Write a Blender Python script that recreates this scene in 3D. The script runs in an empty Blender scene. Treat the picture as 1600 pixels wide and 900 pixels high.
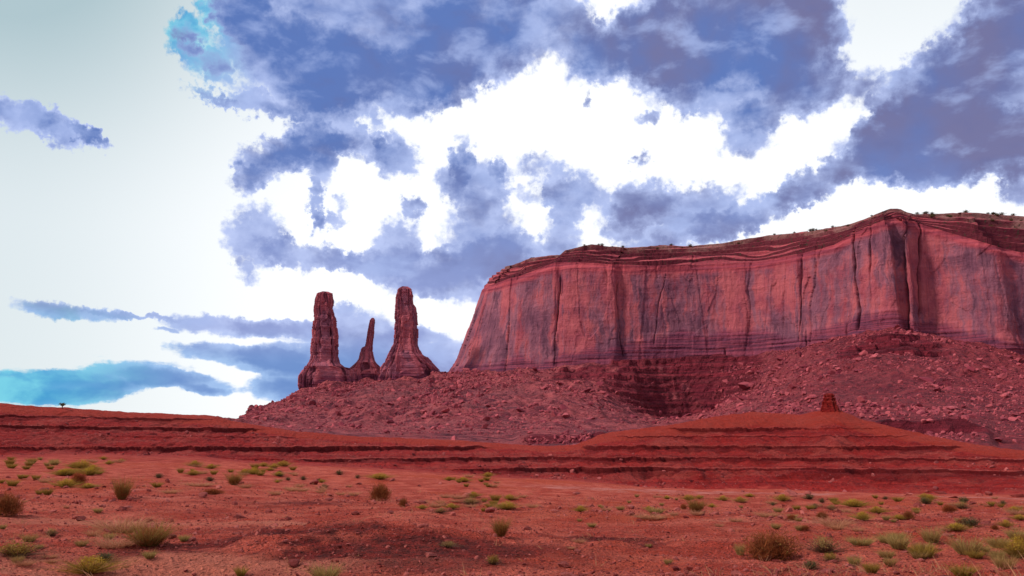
import bpy, math, random
import numpy as np
from math import radians as R
random.seed(7)
rng = np.random.default_rng(11)
sc = bpy.context.scene
col = sc.collection

# ------------------------------------------------------------------ camera, sky, sun, exposure
F = 1386.0                                  # focal length in photo pixels (1600 wide)
PITCH = math.atan((700 - 450) / F)          # the level horizon lies at y = 700
CAMZ = 2.0
cd = bpy.data.cameras.new('camera'); cam = bpy.data.objects.new('camera', cd); col.objects.link(cam)
cam.location = (0, 0, CAMZ); cam.rotation_euler = (math.pi / 2 + PITCH, 0, 0)
cd.sensor_width = 36; cd.lens = 36 * F / 1600
cd.clip_start = 0.1; cd.clip_end = 30000
sc.camera = cam
sc.view_settings.view_transform = 'Standard'; sc.view_settings.look = 'None'
sc.view_settings.gamma = 1; sc.view_settings.exposure = 0.18
sc.view_settings.use_curve_mapping = False
sc.render.engine = 'CYCLES'
sc.cycles.use_denoising = True
sc.cycles.max_bounces = 4; sc.cycles.diffuse_bounces = 3

SUN_AZ, SUN_EL = -102.0, 39.0                # degrees, azimuth from +Y towards +X
ld = bpy.data.lights.new('sun', 'SUN'); ld.energy = 2.9; ld.angle = R(6); ld.color = (1.0, 0.93, 0.86)
sun = bpy.data.objects.new('sun', ld); col.objects.link(sun)
sun.rotation_euler = (math.pi / 2 - R(SUN_EL), 0, -R(SUN_AZ) + math.pi)

def ray(px, py):
    x = (np.asarray(px, float) - 800) / F; y = (450 - np.asarray(py, float)) / F
    c, s = math.cos(PITCH), math.sin(PITCH)
    return x, c - s * y, s + c * y
def P(px, py, r):
    dx, dy, dz = ray(px, py); h = np.hypot(dx, dy)
    return np.stack([dx / h * r, dy / h * r, CAMZ + dz / h * r], -1)
def AZ(px, py):
    dx, dy, dz = ray(px, py); return np.arctan2(dx, dy)
def lin(r, g, b):
    f = lambda c: (c / 255 / 12.92) if c <= 10 else ((c / 255 + 0.055) / 1.055) ** 2.4
    return (f(r), f(g), f(b), 1)

class NT:
    def __init__(s, nt): s.nt = nt; s.n = nt.nodes; s.l = nt.links
    def put(s, v, sock):
        if isinstance(v, bpy.types.NodeSocket): s.l.new(v, sock)
        elif v is not None: sock.default_value = v
    def math(s, op, a, b=None, c=None, clamp=False):
        n = s.n.new('ShaderNodeMath'); n.operation = op; n.use_clamp = clamp
        for i, v in enumerate((a, b, c)): s.put(v, n.inputs[i])
        return n.outputs[0]
    def vmath(s, op, a, b=None, out=0, scale=None):
        n = s.n.new('ShaderNodeVectorMath'); n.operation = op
        s.put(a, n.inputs[0])
        if b is not None: s.put(b, n.inputs[1])
        if scale is not None: s.put(scale, n.inputs['Scale'])
        return n.outputs[out]
    def noise(s, vec, scale, detail=4, rough=0.55, dist=0.0, out='Fac', typ=None, lac=2.0):
        n = s.n.new('ShaderNodeTexNoise'); n.inputs['Scale'].default_value = scale
        n.inputs['Detail'].default_value = detail; n.inputs['Roughness'].default_value = rough
        n.inputs['Distortion'].default_value = dist; n.inputs['Lacunarity'].default_value = lac
        if typ: n.noise_type = typ
        s.put(vec, n.inputs['Vector']); return n.outputs[out]
    def voro(s, vec, scale, feature='F1', out='Distance', rand=1.0):
        n = s.n.new('ShaderNodeTexVoronoi'); n.feature = feature
        n.inputs['Scale'].default_value = scale; n.inputs['Randomness'].default_value = rand
        s.put(vec, n.inputs['Vector']); return n.outputs[out]
    def ss(s, v, a, b, lo=0.0, hi=1.0, kind='SMOOTHSTEP'):
        n = s.n.new('ShaderNodeMapRange'); n.interpolation_type = kind
        s.put(v, n.inputs['Value'])
        for k, x in (('From Min', a), ('From Max', b), ('To Min', lo), ('To Max', hi)): s.put(x, n.inputs[k])
        return n.outputs[0]
    def mix(s, f, a, b, blend='MIX'):
        n = s.n.new('ShaderNodeMix'); n.data_type = 'RGBA'; n.blend_type = blend
        s.put(f, n.inputs[0]); s.put(a, n.inputs[6]); s.put(b, n.inputs[7]); return n.outputs[2]
    def map(s, vec, loc=(0,0,0), rot=(0,0,0), scale=(1,1,1), kind='POINT'):
        n = s.n.new('ShaderNodeMapping'); n.vector_type = kind
        n.inputs[1].default_value = loc; n.inputs[2].default_value = rot; n.inputs[3].default_value = scale
        s.put(vec, n.inputs[0]); return n.outputs[0]
    def xyz(s, vec):
        n = s.n.new('ShaderNodeSeparateXYZ'); s.put(vec, n.inputs[0]); return n.outputs
    def comb(s, x, y, z):
        n = s.n.new('ShaderNodeCombineXYZ')
        for i, v in enumerate((x, y, z)): s.put(v, n.inputs[i])
        return n.outputs[0]

# clouds: soft masses in sky direction (azimuth, elevation); (x, y, half width, half height, tilt, weight)
CLOUDS = [
 (590,45,310,110,0,1.15),(470,100,165,75,0,1.0),(770,45,170,85,-10,.9),(600,140,180,55,-8,.9),(510,190,75,55,0,.8),(690,140,100,45,-15,.6),
 (288,58,34,42,20,.9),(372,14,60,45,0,.9),(320,105,50,30,30,.7),(330,152,52,12,12,.8),(405,168,62,22,5,.9),
 (418,250,70,42,-20,1.0),(385,285,38,28,-10,.8),(480,235,75,42,0,.9),(505,275,26,40,0,.7),(560,226,64,26,8,.8),(618,248,46,42,0,1.0),
 (492,325,15,42,0,.8),(512,342,38,14,0,.7),(530,322,20,15,0,.6),(645,322,24,22,0,.9),
 (400,368,62,56,0,1.0),(480,396,85,28,10,.9),(560,415,75,26,8,.8),(385,425,34,20,30,.6),(590,205,14,28,0,.5),
 (620,378,52,50,0,.9),(650,425,100,46,0,.9),(745,430,130,55,0,1.0),(700,280,34,42,0,.8),(725,245,22,46,0,.7),(752,290,58,52,0,.9),
 (752,365,82,70,0,.9),(835,300,62,20,-5,.6),(838,262,60,26,5,.7),(900,305,55,46,0,.9),(880,370,42,60,0,.8),(800,400,90,40,0,.8),(775,255,15,34,0,.6),
 (1000,312,72,42,0,1.0),(1095,318,85,36,-5,.9),(1180,335,110,32,-14,.8),(1268,288,82,32,-22,1.0),(1070,360,150,28,-3,.8),(970,345,50,28,0,.7),(1060,385,130,22,0,.5),
 (1140,35,215,100,0,1.1),(1010,75,135,66,0,1.0),(920,85,68,56,0,.9),(895,18,50,40,0,.6),(1255,80,78,110,0,1.0),(1175,140,140,62,0,1.0),(1172,208,58,46,0,.9),
 (1060,130,80,58,0,.8),(1015,185,24,16,0,.7),(913,154,14,13,0,.7),(1003,245,17,20,0,.7),(1100,40,150,90,0,.6),
 (1585,120,150,140,0,1.1),(1465,150,120,72,-38,1.0),(1420,205,95,60,0,.9),(1520,230,175,56,0,1.0),(1600,20,90,75,-30,.9),(1370,235,88,52,0,.9),(1585,295,30,42,0,.9),(1345,135,60,36,0,.7),(1460,262,60,28,0,.8),
 (20,172,72,30,0,1.0),(95,195,60,25,20,1.0),(140,215,32,11,38,.9),
 (115,487,88,15,2,1.0),(205,494,70,6,4,.8),(355,508,128,19,0,1.0),(450,515,95,18,4,.9),(250,518,28,5,0,.7),
 (355,551,110,16,2,1.0),(450,556,90,26,6,1.0),(430,575,90,12,5,.8),
 (200,586,120,22,-3,1.0),(50,606,130,30,0,1.1),(290,596,90,17,6,.9),(110,620,90,12,-3,.7),(325,610,42,8,10,.8),(200,605,80,12,-8,.7),
 (445,608,66,26,0,1.0),(560,522,100,50,0,1.0),(650,560,140,48,0,1.0),(560,590,180,50,0,.9),(520,480,40,12,0,.5),(650,520,60,16,0,.6),
]
w = bpy.data.worlds.new('World'); sc.world = w; w.use_nodes = True
w.cycles.sampling_method = 'MANUAL'; w.cycles.sample_map_resolution = 256
T = NT(w.node_tree); T.n.clear()
geo = T.n.new('ShaderNodeNewGeometry'); tc = T.n.new('ShaderNodeTexCoord')
D = tc.outputs['Generated']
x, y, z = T.xyz(D)
az = T.math('MULTIPLY', T.math('ARCTAN2', x, y), 180 / math.pi)
el = T.math('MULTIPLY', T.math('ARCSINE', z), 180 / math.pi)
uv = T.comb(az, el, 0.0)
# ragged edges: warp the lookup by noise at two scales
n1 = T.noise(uv, 0.30, 3, 0.55, out='Color'); n2 = T.noise(uv, 1.5, 4, 0.6, out='Color')
wv = T.vmath('ADD', T.vmath('SCALE', T.vmath('SUBTRACT', n1, (.5,.5,.5)), scale=2.0), T.vmath('SCALE', T.vmath('SUBTRACT', n2, (.5,.5,.5)), scale=2.0))
wsc = T.ss(el, 4.5, 12, .22, 1.0)                  # low clouds lie in flat streaks
q = T.vmath('MULTIPLY', T.vmath('ADD', uv, T.vmath('MULTIPLY', wv, T.comb(T.ss(el, 4.5, 12, .6, 1.0), wsc, 0))), (1, 1, 0))
acc = None
def blobsum(lst):
    # each mass is a quadric in (azimuth, elevation): clamp(weight * (1 - d^2)), written as two dot products
    acc = None
    for i, (cx, cy, rx, ry, rot, wt) in enumerate(lst):
        if i % 6 == 0:                      # a serial chain keeps the shader stack small
            qq = q if acc is None else T.vmath('ADD', q, T.math('MULTIPLY', acc, 1e-7))
            X, Y, _ = T.xyz(qq)
            v2 = T.vmath('MULTIPLY', T.comb(X, Y, X), T.comb(X, Y, Y)); v1 = T.comb(X, Y, 1.0)
        dx, dy, dz = ray(cx, cy); A = math.degrees(math.atan2(dx, dy)); E = math.degrees(math.atan2(dz, math.hypot(dx, dy)))
        c, s = math.cos(R(rot)), math.sin(R(rot)); a = rx * 1.03 / 24.2; b = ry * 1.03 / 24.2
        xx = c*c/a/a + s*s/b/b; yy = s*s/a/a + c*c/b/b; xy = -2*c*s/a/a + 2*c*s/b/b
        q2 = (-wt*xx, -wt*yy, -wt*xy)
        q1 = (-wt*(-2*A*xx - xy*E), -wt*(-2*E*yy - xy*A), wt - wt*(xx*A*A + yy*E*E + xy*A*E))
        v = T.math('ADD', T.vmath('DOT_PRODUCT', v2, q2, out=1), T.vmath('DOT_PRODUCT', v1, q1, out=1), clamp=True)
        acc = v if acc is None else T.math('ADD', acc, v)
    return acc
field = blobsum(CLOUDS)
# clouds over the rest of the sky, outside the part laid out above
off = T.math('MAXIMUM', T.ss(T.math('ABSOLUTE', az), 34, 42), T.ss(el, 29, 36))
elsewhere = T.math('MULTIPLY', T.ss(T.noise(uv, 0.055, 4, 0.55), 0.42, 0.62), off)
field = T.math('ADD', field, elsewhere)
fine = T.noise(T.comb(az, T.math('MULTIPLY', el, T.ss(el, 4.5, 12, 2.6, 1.0)), 0), 0.9, 7, 0.62); mid = T.noise(uv, 0.16, 4, 0.5); wisp = T.noise(T.map(uv, scale=(1, 1.7, 1)), 0.42, 5, 0.52, dist=.25)
dens = T.math('ADD', field, T.math('MULTIPLY', T.math('SUBTRACT', fine, 0.5), 0.75))
dens = T.math('ADD', dens, T.math('MULTIPLY', T.math('SUBTRACT', T.noise(T.comb(az, T.math('MULTIPLY', el, 3.5), 0), 0.35, 5, 0.6), 0.5), T.ss(el, 5, 10, 1.5, 0)))
mask = T.ss(dens, 0.24, 0.70)
body = T.ss(T.math('ADD', T.math('ADD', T.math('MULTIPLY', field, .75), T.math('MULTIPLY', dens, .25)), T.math('MULTIPLY', T.math('SUBTRACT', wisp, 0.5), 1.7)), 0.3, 1.6)
# cloud tones: pale lavender rims, blue bodies, grey-violet undersides, teal in the thin blue sky to the left
pale = lin(178, 192, 234); blue = lin(80, 110, 176); violet = lin(106, 104, 146); low = lin(134, 148, 200)
cc = T.mix(body, pale, T.mix(T.ss(el, 8, 20), low, blue))
vio = T.math('MULTIPLY', T.ss(T.math('ADD', mid, T.math('MULTIPLY', az, 0.0045)), 0.38, 0.72), T.math('MULTIPLY', T.ss(az, -16, 6), 0.9))
cc = T.mix(T.math('MULTIPLY', vio, body), cc, violet)
lit = T.noise(T.map(uv, rot=(0, 0, .5), scale=(1, 1.7, 1)), 0.26, 5, 0.54, dist=.2)
cc = T.mix(T.ss(lit, .50, .70, 0, .7), cc, lin(160, 178, 226))
cc = T.mix(T.ss(lit, .48, .26, 0, .5), cc, lin(90, 98, 150))
bl = T.math('MULTIPLY', T.ss(az, -12, -4, 1, 0), T.ss(el, 5, 7.5, 1, 0))
cc = T.mix(T.math('MULTIPLY', bl, 0.7), cc, T.mix(body, lin(150, 190, 232), lin(78, 128, 190)))
teal = T.math('ADD', T.math('MULTIPLY', T.ss(az, -29, -19, 1, 0), T.ss(el, 6, 9, 1, 0)), T.math('MULTIPLY', T.math('MULTIPLY', T.ss(az, -21, -16.5, 1, 0), T.ss(el, 19.5, 25)), T.ss(body, 0.15, .75, 1, 0)), clamp=True)
cc = T.mix(T.math('MULTIPLY', teal, 0.85), cc, T.mix(T.ss(wisp, .35, .65), lin(40, 150, 200), lin(110, 205, 222)))
# sunlit veil behind the clouds: nearly white, thinner (greyer) to the upper left, over a Nishita sky
sky = T.n.new('ShaderNodeTexSky'); sky.sky_type = 'NISHITA'; sky.sun_disc = False
sky.sun_elevation = R(SUN_EL); sky.sun_rotation = R(SUN_AZ); sky.dust_density = 2.0
skyc = T.vmath('SCALE', sky.outputs[0], scale=0.10)
thin = T.math('ADD', T.math('MULTIPLY', T.ss(az, -32, -12, 1, 0), 0.5), T.math('MULTIPLY', T.math('MULTIPLY', T.ss(el, 12, 30), T.ss(az, -32, 2, 1, 0)), 0.7), clamp=True)
thin = T.math('ADD', thin, T.math('MULTIPLY', T.ss(el, 17, 28), T.ss(az, 12, 24, 0, .3)), clamp=True)
veil = T.mix(thin, (0.97, 0.985, 1.0, 1), lin(170, 192, 198))
base = T.mix(0.93, skyc, veil)
fin = T.mix(T.math('MULTIPLY', mask, 0.97), base, cc)
bg = T.n.new('ShaderNodeBackground'); T.l.new(fin, bg.inputs[0]); bg.inputs[1].default_value = 1.0
out = T.n.new('ShaderNodeOutputWorld'); T.l.new(bg.outputs[0], out.inputs[0])

# ------------------------------------------------------------------ helpers
def hash3(ix, iy, iz, seed):
    h = (ix.astype(np.int64) * 374761393 + iy.astype(np.int64) * 668265263 + iz.astype(np.int64) * 2147483647 + seed * 974711) & 0xffffffff
    h = ((h ^ (h >> 13)) * 1274126177) & 0xffffffff
    h = ((h ^ (h >> 16)) * 2246822519) & 0xffffffff
    return ((h ^ (h >> 15)) & 0xffffff) / float(0xffffff)
def vnoise(x, y, z=0.0, seed=0):
    """smooth value noise in [-1, 1]"""
    x, y, z = np.broadcast_arrays(np.asarray(x, float), np.asarray(y, float), np.asarray(z, float))
    fx, fy, fz = np.floor(x), np.floor(y), np.floor(z)
    u, v, w_ = x - fx, y - fy, z - fz
    u, v, w_ = [t * t * t * (t * (t * 6 - 15) + 10) for t in (u, v, w_)]
    r = 0
    for a in (0, 1):
        for b in (0, 1):
            for c in (0, 1):
                r = r + hash3(fx + a, fy + b, fz + c, seed) * (u if a else 1 - u) * (v if b else 1 - v) * (w_ if c else 1 - w_)
    return r * 2 - 1
def fbm(x, y, z=0.0, oct=5, gain=0.5, seed=0, ridged=False):
    a, s, tot, f = 1.0, 0, 0, 1.0
    for o in range(oct):
        n = vnoise(np.asarray(x) * f + 17.3 * o, np.asarray(y) * f - 9.1 * o, np.asarray(z) * f + 3.7 * o, seed + o)
        if ridged: n = 1 - 2 * np.abs(n)
        s = s + n * a; tot += a; a *= gain; f *= 2.03
    return s / tot
def sstep(a, b, x):
    t = np.clip((x - a) / (b - a), 0, 1); return t * t * (3 - 2 * t)
def cellular(x, y, seed=0, jitter=1.0):
    """distance to nearest and second nearest point, and a random value of the nearest cell"""
    fx, fy = np.floor(x), np.floor(y); d1 = np.full(np.shape(x), 9.0); d2 = d1.copy(); idv = np.zeros(np.shape(x))
    for a in (-1, 0, 1):
        for b in (-1, 0, 1):
            cx, cy = fx + a, fy + b; zz = np.zeros_like(cx)
            px_ = cx + .5 + jitter * (hash3(cx, cy, zz, seed) - .5); py_ = cy + .5 + jitter * (hash3(cx, cy, zz, seed + 5) - .5)
            d = np.hypot(x - px_, y - py_); v = hash3(cx, cy, zz, seed + 9)
            new = d < d1
            d2 = np.where(new, d1, np.minimum(d2, d)); idv = np.where(new, v, idv); d1 = np.where(new, d, d1)
    return d1, d2, idv

def mesh_np(name, V, faces, mat, parent=None, smooth=True, uv=None, attrs=None):
    """faces: (n, k) int array"""
    me = bpy.data.meshes.new(name); V = np.asarray(V, np.float32); faces = np.asarray(faces, np.int32)
    n, k = faces.shape
    me.vertices.add(len(V)); me.vertices.foreach_set('co', V.ravel())
    me.loops.add(n * k); me.loops.foreach_set('vertex_index', faces.ravel())
    me.polygons.add(n); me.polygons.foreach_set('loop_start', np.arange(0, n * k, k, dtype=np.int32))
    me.polygons.foreach_set('use_smooth', np.full(n, smooth))
    if uv is not None:
        l = me.uv_layers.new(name='UVMap'); l.data.foreach_set('uv', np.asarray(uv, np.float32)[faces.ravel()].ravel())
    for k_, v in (attrs or {}).items():
        a = me.attributes.new(k_, 'FLOAT', 'POINT'); a.data.foreach_set('value', np.asarray(v, np.float32).ravel())
    me.update(); me.validate()
    if mat: me.materials.append(mat)
    o = bpy.data.objects.new(name, me); col.objects.link(o)
    if parent: o.parent = parent
    return o
def grid_faces(nr, nc, wrap=False):
    i = np.arange(nr - 1)[:, None]; j = np.arange(nc if wrap else nc - 1)[None, :]; j2 = (j + 1) % nc
    return np.stack([i * nc + j, i * nc + j2, (i + 1) * nc + j2, (i + 1) * nc + j], -1).reshape(-1, 4)
def tag(o, label=None, cat=None, group=None, kind=None):
    for k, v in (('label', label), ('category', cat), ('group', group), ('kind', kind)):
        if v: o[k] = v
    return o
def empty(name, loc=(0, 0, 0), rz=0):
    o = bpy.data.objects.new(name, None); col.objects.link(o); o.location = loc; o.rotation_euler = (0, 0, rz); return o

def material(name, rough=0.95, spec=0.15):
    m = bpy.data.materials.new(name); m.use_nodes = True; T = NT(m.node_tree)
    b = T.n['Principled BSDF']; b.inputs['Roughness'].default_value = rough; b.inputs['Specular IOR Level'].default_value = spec
    return m, T, b
def bump(T, b, h, dist, strength=1.0, prev=None):
    n = T.n.new('ShaderNodeBump'); n.inputs['Distance'].default_value = dist; n.inputs['Strength'].default_value = strength
    T.l.new(h, n.inputs['Height'])
    if prev: T.l.new(prev, n.inputs['Normal'])
    T.l.new(n.outputs[0], b.inputs['Normal']); return n.outputs[0]
def objco(T):
    return T.n.new('ShaderNodeTexCoord').outputs['Object']
def attr(T, name):
    n = T.n.new('ShaderNodeAttribute'); n.attribute_name = name; return n.outputs['Fac']
def uvco(T):
    return T.n.new('ShaderNodeTexCoord').outputs['UV']

# ------------------------------------------------------------------ materials
def m_ground():
    m, T, b = material('desert_soil'); p = objco(T)
    big = T.noise(p, 0.06, 5, .6); mid = T.noise(p, 0.55, 6, .62); sm = T.noise(p, 5.0, 6, .7); tiny = T.noise(p, 34, 4, .7)
    c = T.mix(T.ss(mid, .36, .66), lin(184, 62, 44), lin(222, 104, 82))
    c = T.mix(T.math('MULTIPLY', T.ss(big, .50, .64), .75), c, lin(196, 72, 38))
    c = T.mix(T.math('MULTIPLY', T.ss(sm, .5, .7), .55), c, lin(104, 34, 30))
    c = T.mix(T.math('MULTIPLY', T.ss(tiny, .54, .72), .6), c, lin(226, 134, 118))
    c = T.mix(T.math('MULTIPLY', T.ss(tiny, .48, .33), .85), c, lin(70, 16, 12))
    c = T.mix(T.math('MULTIPLY', T.ss(attr(T, 'rough'), .15, .85), .9), c, T.mix(T.ss(sm, .4, .6), lin(70, 12, 12), lin(132, 34, 28)))
    c = T.mix(T.math('MULTIPLY', T.ss(attr(T, 'wash'), .2, .8), .92), c, T.mix(sm, lin(196, 92, 70), lin(218, 128, 104)))
    c = T.mix(T.math('MULTIPLY', T.ss(T.math('ADD', attr(T, 'pale'), T.math('MULTIPLY', T.math('SUBTRACT', mid, .5), 1.6)), .45, .8), .6), c, lin(204, 128, 118))
    c = T.mix(attr(T, 'redd'), c, T.mix(T.ss(mid, .4, .6), lin(150, 38, 34), lin(180, 62, 52)))
    T.l.new(c, b.inputs['Base Color'])
    v = T.voro(T.vmath('ADD', p, T.vmath('SCALE', T.noise(p, 9, 2, out='Color'), scale=.12)), 11, 'F1')
    h = T.math('ADD', T.math('MULTIPLY', T.noise(p, 3, 7, .72), 1.2), T.math('MULTIPLY', T.ss(v, .0, .5, 1, 0), .35))
    h = T.math('ADD', h, T.math('MULTIPLY', T.noise(p, 22, 4, .7), .4))
    n = bump(T, b, T.noise(T.map(p, scale=(1, 1, 1)), .7, 6, .7), .9, .8); bump(T, b, h, .2, 1.0, n)
    return m
def m_ledges():
    m, T, b = material('banded_red_mudstone'); p = objco(T)
    zc = T.xyz(p)[2]; wob = T.math('MULTIPLY', T.noise(p, .03, 3, .5), 1.2)
    band = T.noise(T.comb(0, 0, T.math('ADD', zc, wob)), 1.3, 5, .75)
    mid = T.noise(p, .12, 6, .62); sm = T.noise(p, 1.6, 6, .7)
    steep = T.xyz(T.n.new('ShaderNodeNewGeometry').outputs['True Normal'])[2]
    c = T.mix(T.ss(band, .35, .66), lin(140, 24, 26), lin(188, 48, 40))
    c = T.mix(T.math('MULTIPLY', T.ss(mid, .45, .62), .7), c, lin(178, 70, 60))
    c = T.mix(T.math('MULTIPLY', T.ss(T.noise(T.map(p, loc=(9, 4, 1)), .35, 5, .7), .52, .64), .55), c, lin(104, 18, 24))
    c = T.mix(T.math('MULTIPLY', T.ss(sm, .50, .66), .65), c, lin(98, 18, 20))
    c = T.mix(T.math('MULTIPLY', T.ss(T.noise(p, 2.6, 3, .6), .64, .70), .6), c, lin(206, 118, 108))
    c = T.mix(T.math('MULTIPLY', T.ss(attr(T, 'dust'), .3, .8), .75), c, T.mix(mid, lin(178, 52, 34), lin(176, 64, 50)))
    c = T.mix(T.ss(attr(T, 'ledge'), .2, .6, 0, .8), c, T.mix(sm, lin(70, 8, 14), lin(126, 24, 28)))  # shade on the bed risers, painted into the rock colour
    c = T.mix(T.ss(attr(T, 'lip'), .2, .7, 0, .45), c, lin(204, 88, 78))  # lit edge of each bench top, painted in as a paler tone
    T.l.new(c, b.inputs['Base Color'])
    h = T.math('ADD', T.noise(T.map(p, scale=(1, 1, 3.2)), .9, 8, .7), T.math('MULTIPLY', T.noise(T.map(p, scale=(1, 1, 8)), 1.5, 4, .6), .5))
    bump(T, b, h, 1.5, 1.0)
    return m
def m_talus():
    m, T, b = material('rubble_slope'); p = objco(T)
    zc = T.xyz(p)[2]
    big = T.noise(p, .008, 4, .6); mid = T.noise(p, .045, 6, .65); sm = T.noise(p, .30, 5, .7)
    v = T.n.new('ShaderNodeTexVoronoi'); v.inputs['Scale'].default_value = .16; T.l.new(T.vmath('ADD', p, T.vmath('SCALE', T.noise(p, .3, 3, out='Color'), scale=5.0)), v.inputs['Vector'])
    cell = T.xyz(v.outputs['Color'])[0]
    c = T.mix(T.ss(mid, .38, .64), lin(122, 48, 60), lin(172, 76, 80))
    c = T.mix(T.math('MULTIPLY', T.ss(cell, .3, .9), .6), c, lin(198, 98, 100))
    c = T.mix(T.math('MULTIPLY', T.ss(cell, .35, .0), .55), c, lin(92, 38, 52))
    c = T.mix(T.math('MULTIPLY', T.ss(sm, .5, .68), .5), c, lin(76, 30, 42))
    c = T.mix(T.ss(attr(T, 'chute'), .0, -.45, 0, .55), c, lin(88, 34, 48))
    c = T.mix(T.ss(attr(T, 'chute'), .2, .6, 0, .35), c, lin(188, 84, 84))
    c = T.mix(T.math('MULTIPLY', T.ss(big, .52, .66), .4), c, lin(124, 72, 78))
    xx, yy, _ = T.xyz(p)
    c = T.mix(T.ss(T.math('ADD', T.math('DIVIDE', xx, yy), T.math('MULTIPLY', T.math('SUBTRACT', mid, .5), .5)), .16, .42, 0, .6), c, T.mix(T.ss(sm, .4, .62), lin(150, 44, 54), lin(104, 24, 40)))  # redder rock to the right, with cloud shade darkened into its colour
    c = T.mix(T.math('MULTIPLY', T.ss(attr(T, 'red'), .2, .8), .8), c, T.mix(T.ss(T.noise(T.comb(T.math('MULTIPLY', xx, .02), 0, T.math('ADD', zc, T.math('MULTIPLY', mid, 3))), .4, 5, .8), .38, .62), lin(74, 14, 30), lin(146, 42, 56)))
    T.l.new(c, b.inputs['Base Color'])
    h = T.math('ADD', T.math('MULTIPLY', T.ss(v.outputs['Distance'], 0, .7, 1, 0), .7), T.noise(p, .16, 8, .72))
    bump(T, b, h, 7, 1.0)
    return m
def m_cliff(name, salmon, red, varnish, dark, vdark, contrast=1.0, vs=1.0):
    """sheer sandstone: salmon rock, vertical lavender-grey desert varnish, dark drip streaks, thin bedding.
    UV: u = metres along the wall / 100, v = metres of height / 100"""
    m, T, b = material(name); p = uvco(T)
    low = attr(T, 'low'); cap = attr(T, 'cap'); crack = attr(T, 'crack'); slab = attr(T, 'slab')
    wrp = T.vmath('ADD', p, T.vmath('SCALE', T.vmath('SUBTRACT', T.noise(p, 3, 4, .6, out='Color'), (.5,.5,.5)), scale=.22))
    broad = T.noise(T.map(wrp, scale=(1.5, .75, 1)), 1.5 * vs, 5, .6)
    streak = T.noise(T.map(wrp, scale=(9, .55, 1)), 1.6 * vs, 6, .66)
    fine = T.noise(T.map(p, scale=(30, 1.2, 1)), 1.8, 5, .7)
    blot = T.noise(T.map(wrp, loc=(3, 1, 0), scale=(1.4, 1, 1)), 3.6, 7, .66)
    c = T.mix(T.ss(blot, .38, .62), salmon, red)
    c = T.mix(T.math('MULTIPLY', T.ss(slab, .4, .9), .35), c, salmon)
    vm = T.math('ADD', T.math('ADD', broad, T.math('MULTIPLY', T.math('SUBTRACT', streak, .5), .75)), T.math('MULTIPLY', T.math('SUBTRACT', blot, .5), .35))
    vm = T.math('SUBTRACT', vm, T.math('MULTIPLY', T.math('SUBTRACT', slab, .5), .12))
    c = T.mix(T.ss(vm, .40, .60, 0, .88 * contrast), c, T.mix(T.ss(blot, .4, .62), varnish, vdark))
    c = T.mix(T.math('MULTIPLY', T.ss(T.math('MULTIPLY', streak, T.ss(broad, .4, .6)), .44, .60), .8 * contrast), c, dark)
    c = T.mix(T.math('MULTIPLY', T.ss(fine, .52, .70), .5), c, dark)
    c = T.mix(T.math('MULTIPLY', T.ss(fine, .42, .28), .25), c, salmon)
    bed = T.noise(T.map(p, scale=(.8, 60, 1)), 1.0, 5, .7)
    lowc = T.mix(T.ss(bed, .42, .6), lin(84, 38, 60), lin(144, 62, 80))
    c = T.mix(T.math('MULTIPLY', T.ss(T.math('ADD', low, T.math('MULTIPLY', T.math('SUBTRACT', streak, .5), 1.6)), .2, .9), .8), c, lowc)
    capc = T.mix(T.ss(T.noise(T.map(p, scale=(.5, 22, 1)), 1.0, 5, .7), .4, .6), lin(132, 48, 62), lin(184, 76, 82))
    c = T.mix(T.ss(T.math('ADD', cap, T.math('MULTIPLY', T.math('SUBTRACT', blot, .5), .9)), .2, .8, 0, .85), c, capc)
    c = T.mix(T.ss(crack, .25, .8, 0, .75), c, lin(62, 16, 32))
    T.l.new(c, b.inputs['Base Color'])
    h = T.math('ADD', T.math('MULTIPLY', T.noise(T.map(wrp, scale=(3, 1, 1)), 3.5, 8, .7), 1.0), T.math('MULTIPLY', T.noise(T.map(p, scale=(1, 7, 1)), 2.2, 6, .7), .45))
    bump(T, b, h, 5, .65)
    return m
def m_plain(name, a, c2, scale=2.0, bscale=6, bd=.1):
    m, T, b = material(name); p = objco(T)
    c = T.mix(T.ss(T.noise(p, scale, 5, .65), .38, .62), a, c2); T.l.new(c, b.inputs['Base Color'])
    bump(T, b, T.noise(p, bscale, 6, .7), bd, .8)
    return m

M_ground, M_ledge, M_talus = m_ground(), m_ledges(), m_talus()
M_cliff = m_cliff('varnished_sandstone', lin(180, 88, 92), lin(152, 68, 80), lin(140, 88, 102), lin(90, 52, 68), lin(116, 72, 88), .95)
M_spire = m_cliff('spire_sandstone', lin(184, 92, 98), lin(154, 68, 80), lin(146, 88, 104), lin(96, 52, 68), lin(120, 72, 88), .75, 2.0)

# ------------------------------------------------------------------ terrain: control curves (photo column, photo row, metres away)
def curve(pts, smooth=2.0):
    pts = np.array(pts, float); A = AZ(pts[:, 0], pts[:, 1]); p = P(pts[:, 0], pts[:, 1], pts[:, 2])
    return A, pts[:, 2], p[:, 2]
CREST = [(-400,622,215),(0,630,210),(50,634,212),(100,637,212),(150,640,215),(200,644,215),(250,646,212),(300,648,212),(335,650,210),(362,658,208),(400,664,205),(470,675,205),(560,682,205),(700,687,208),(800,694,210),
         (850,697,208),(900,695,206),(935,680,204),(965,674,203),(1000,670,202),(1060,662,205),(1110,652,210),(1140,648,212),(1180,643,215),(1240,648,215),(1262,646,214),(1285,640,213),(1310,640,213),(1345,655,212),(1400,668,208),(1450,680,204),
         (1500,690,200),(1560,700,196),(1620,706,194),(1800,706,194),(2100,700,194)]
FOOT = [(-400,705,150),(0,711,150),(150,708,152),(300,712,155),(400,720,158),(520,726,158),(700,738,158),(800,744,156),(900,750,158),(1000,760,162),(1100,766,163),(1200,764,165),(1300,768,163),(1400,770,160),(1600,772,155),(2100,772,150)]
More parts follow.
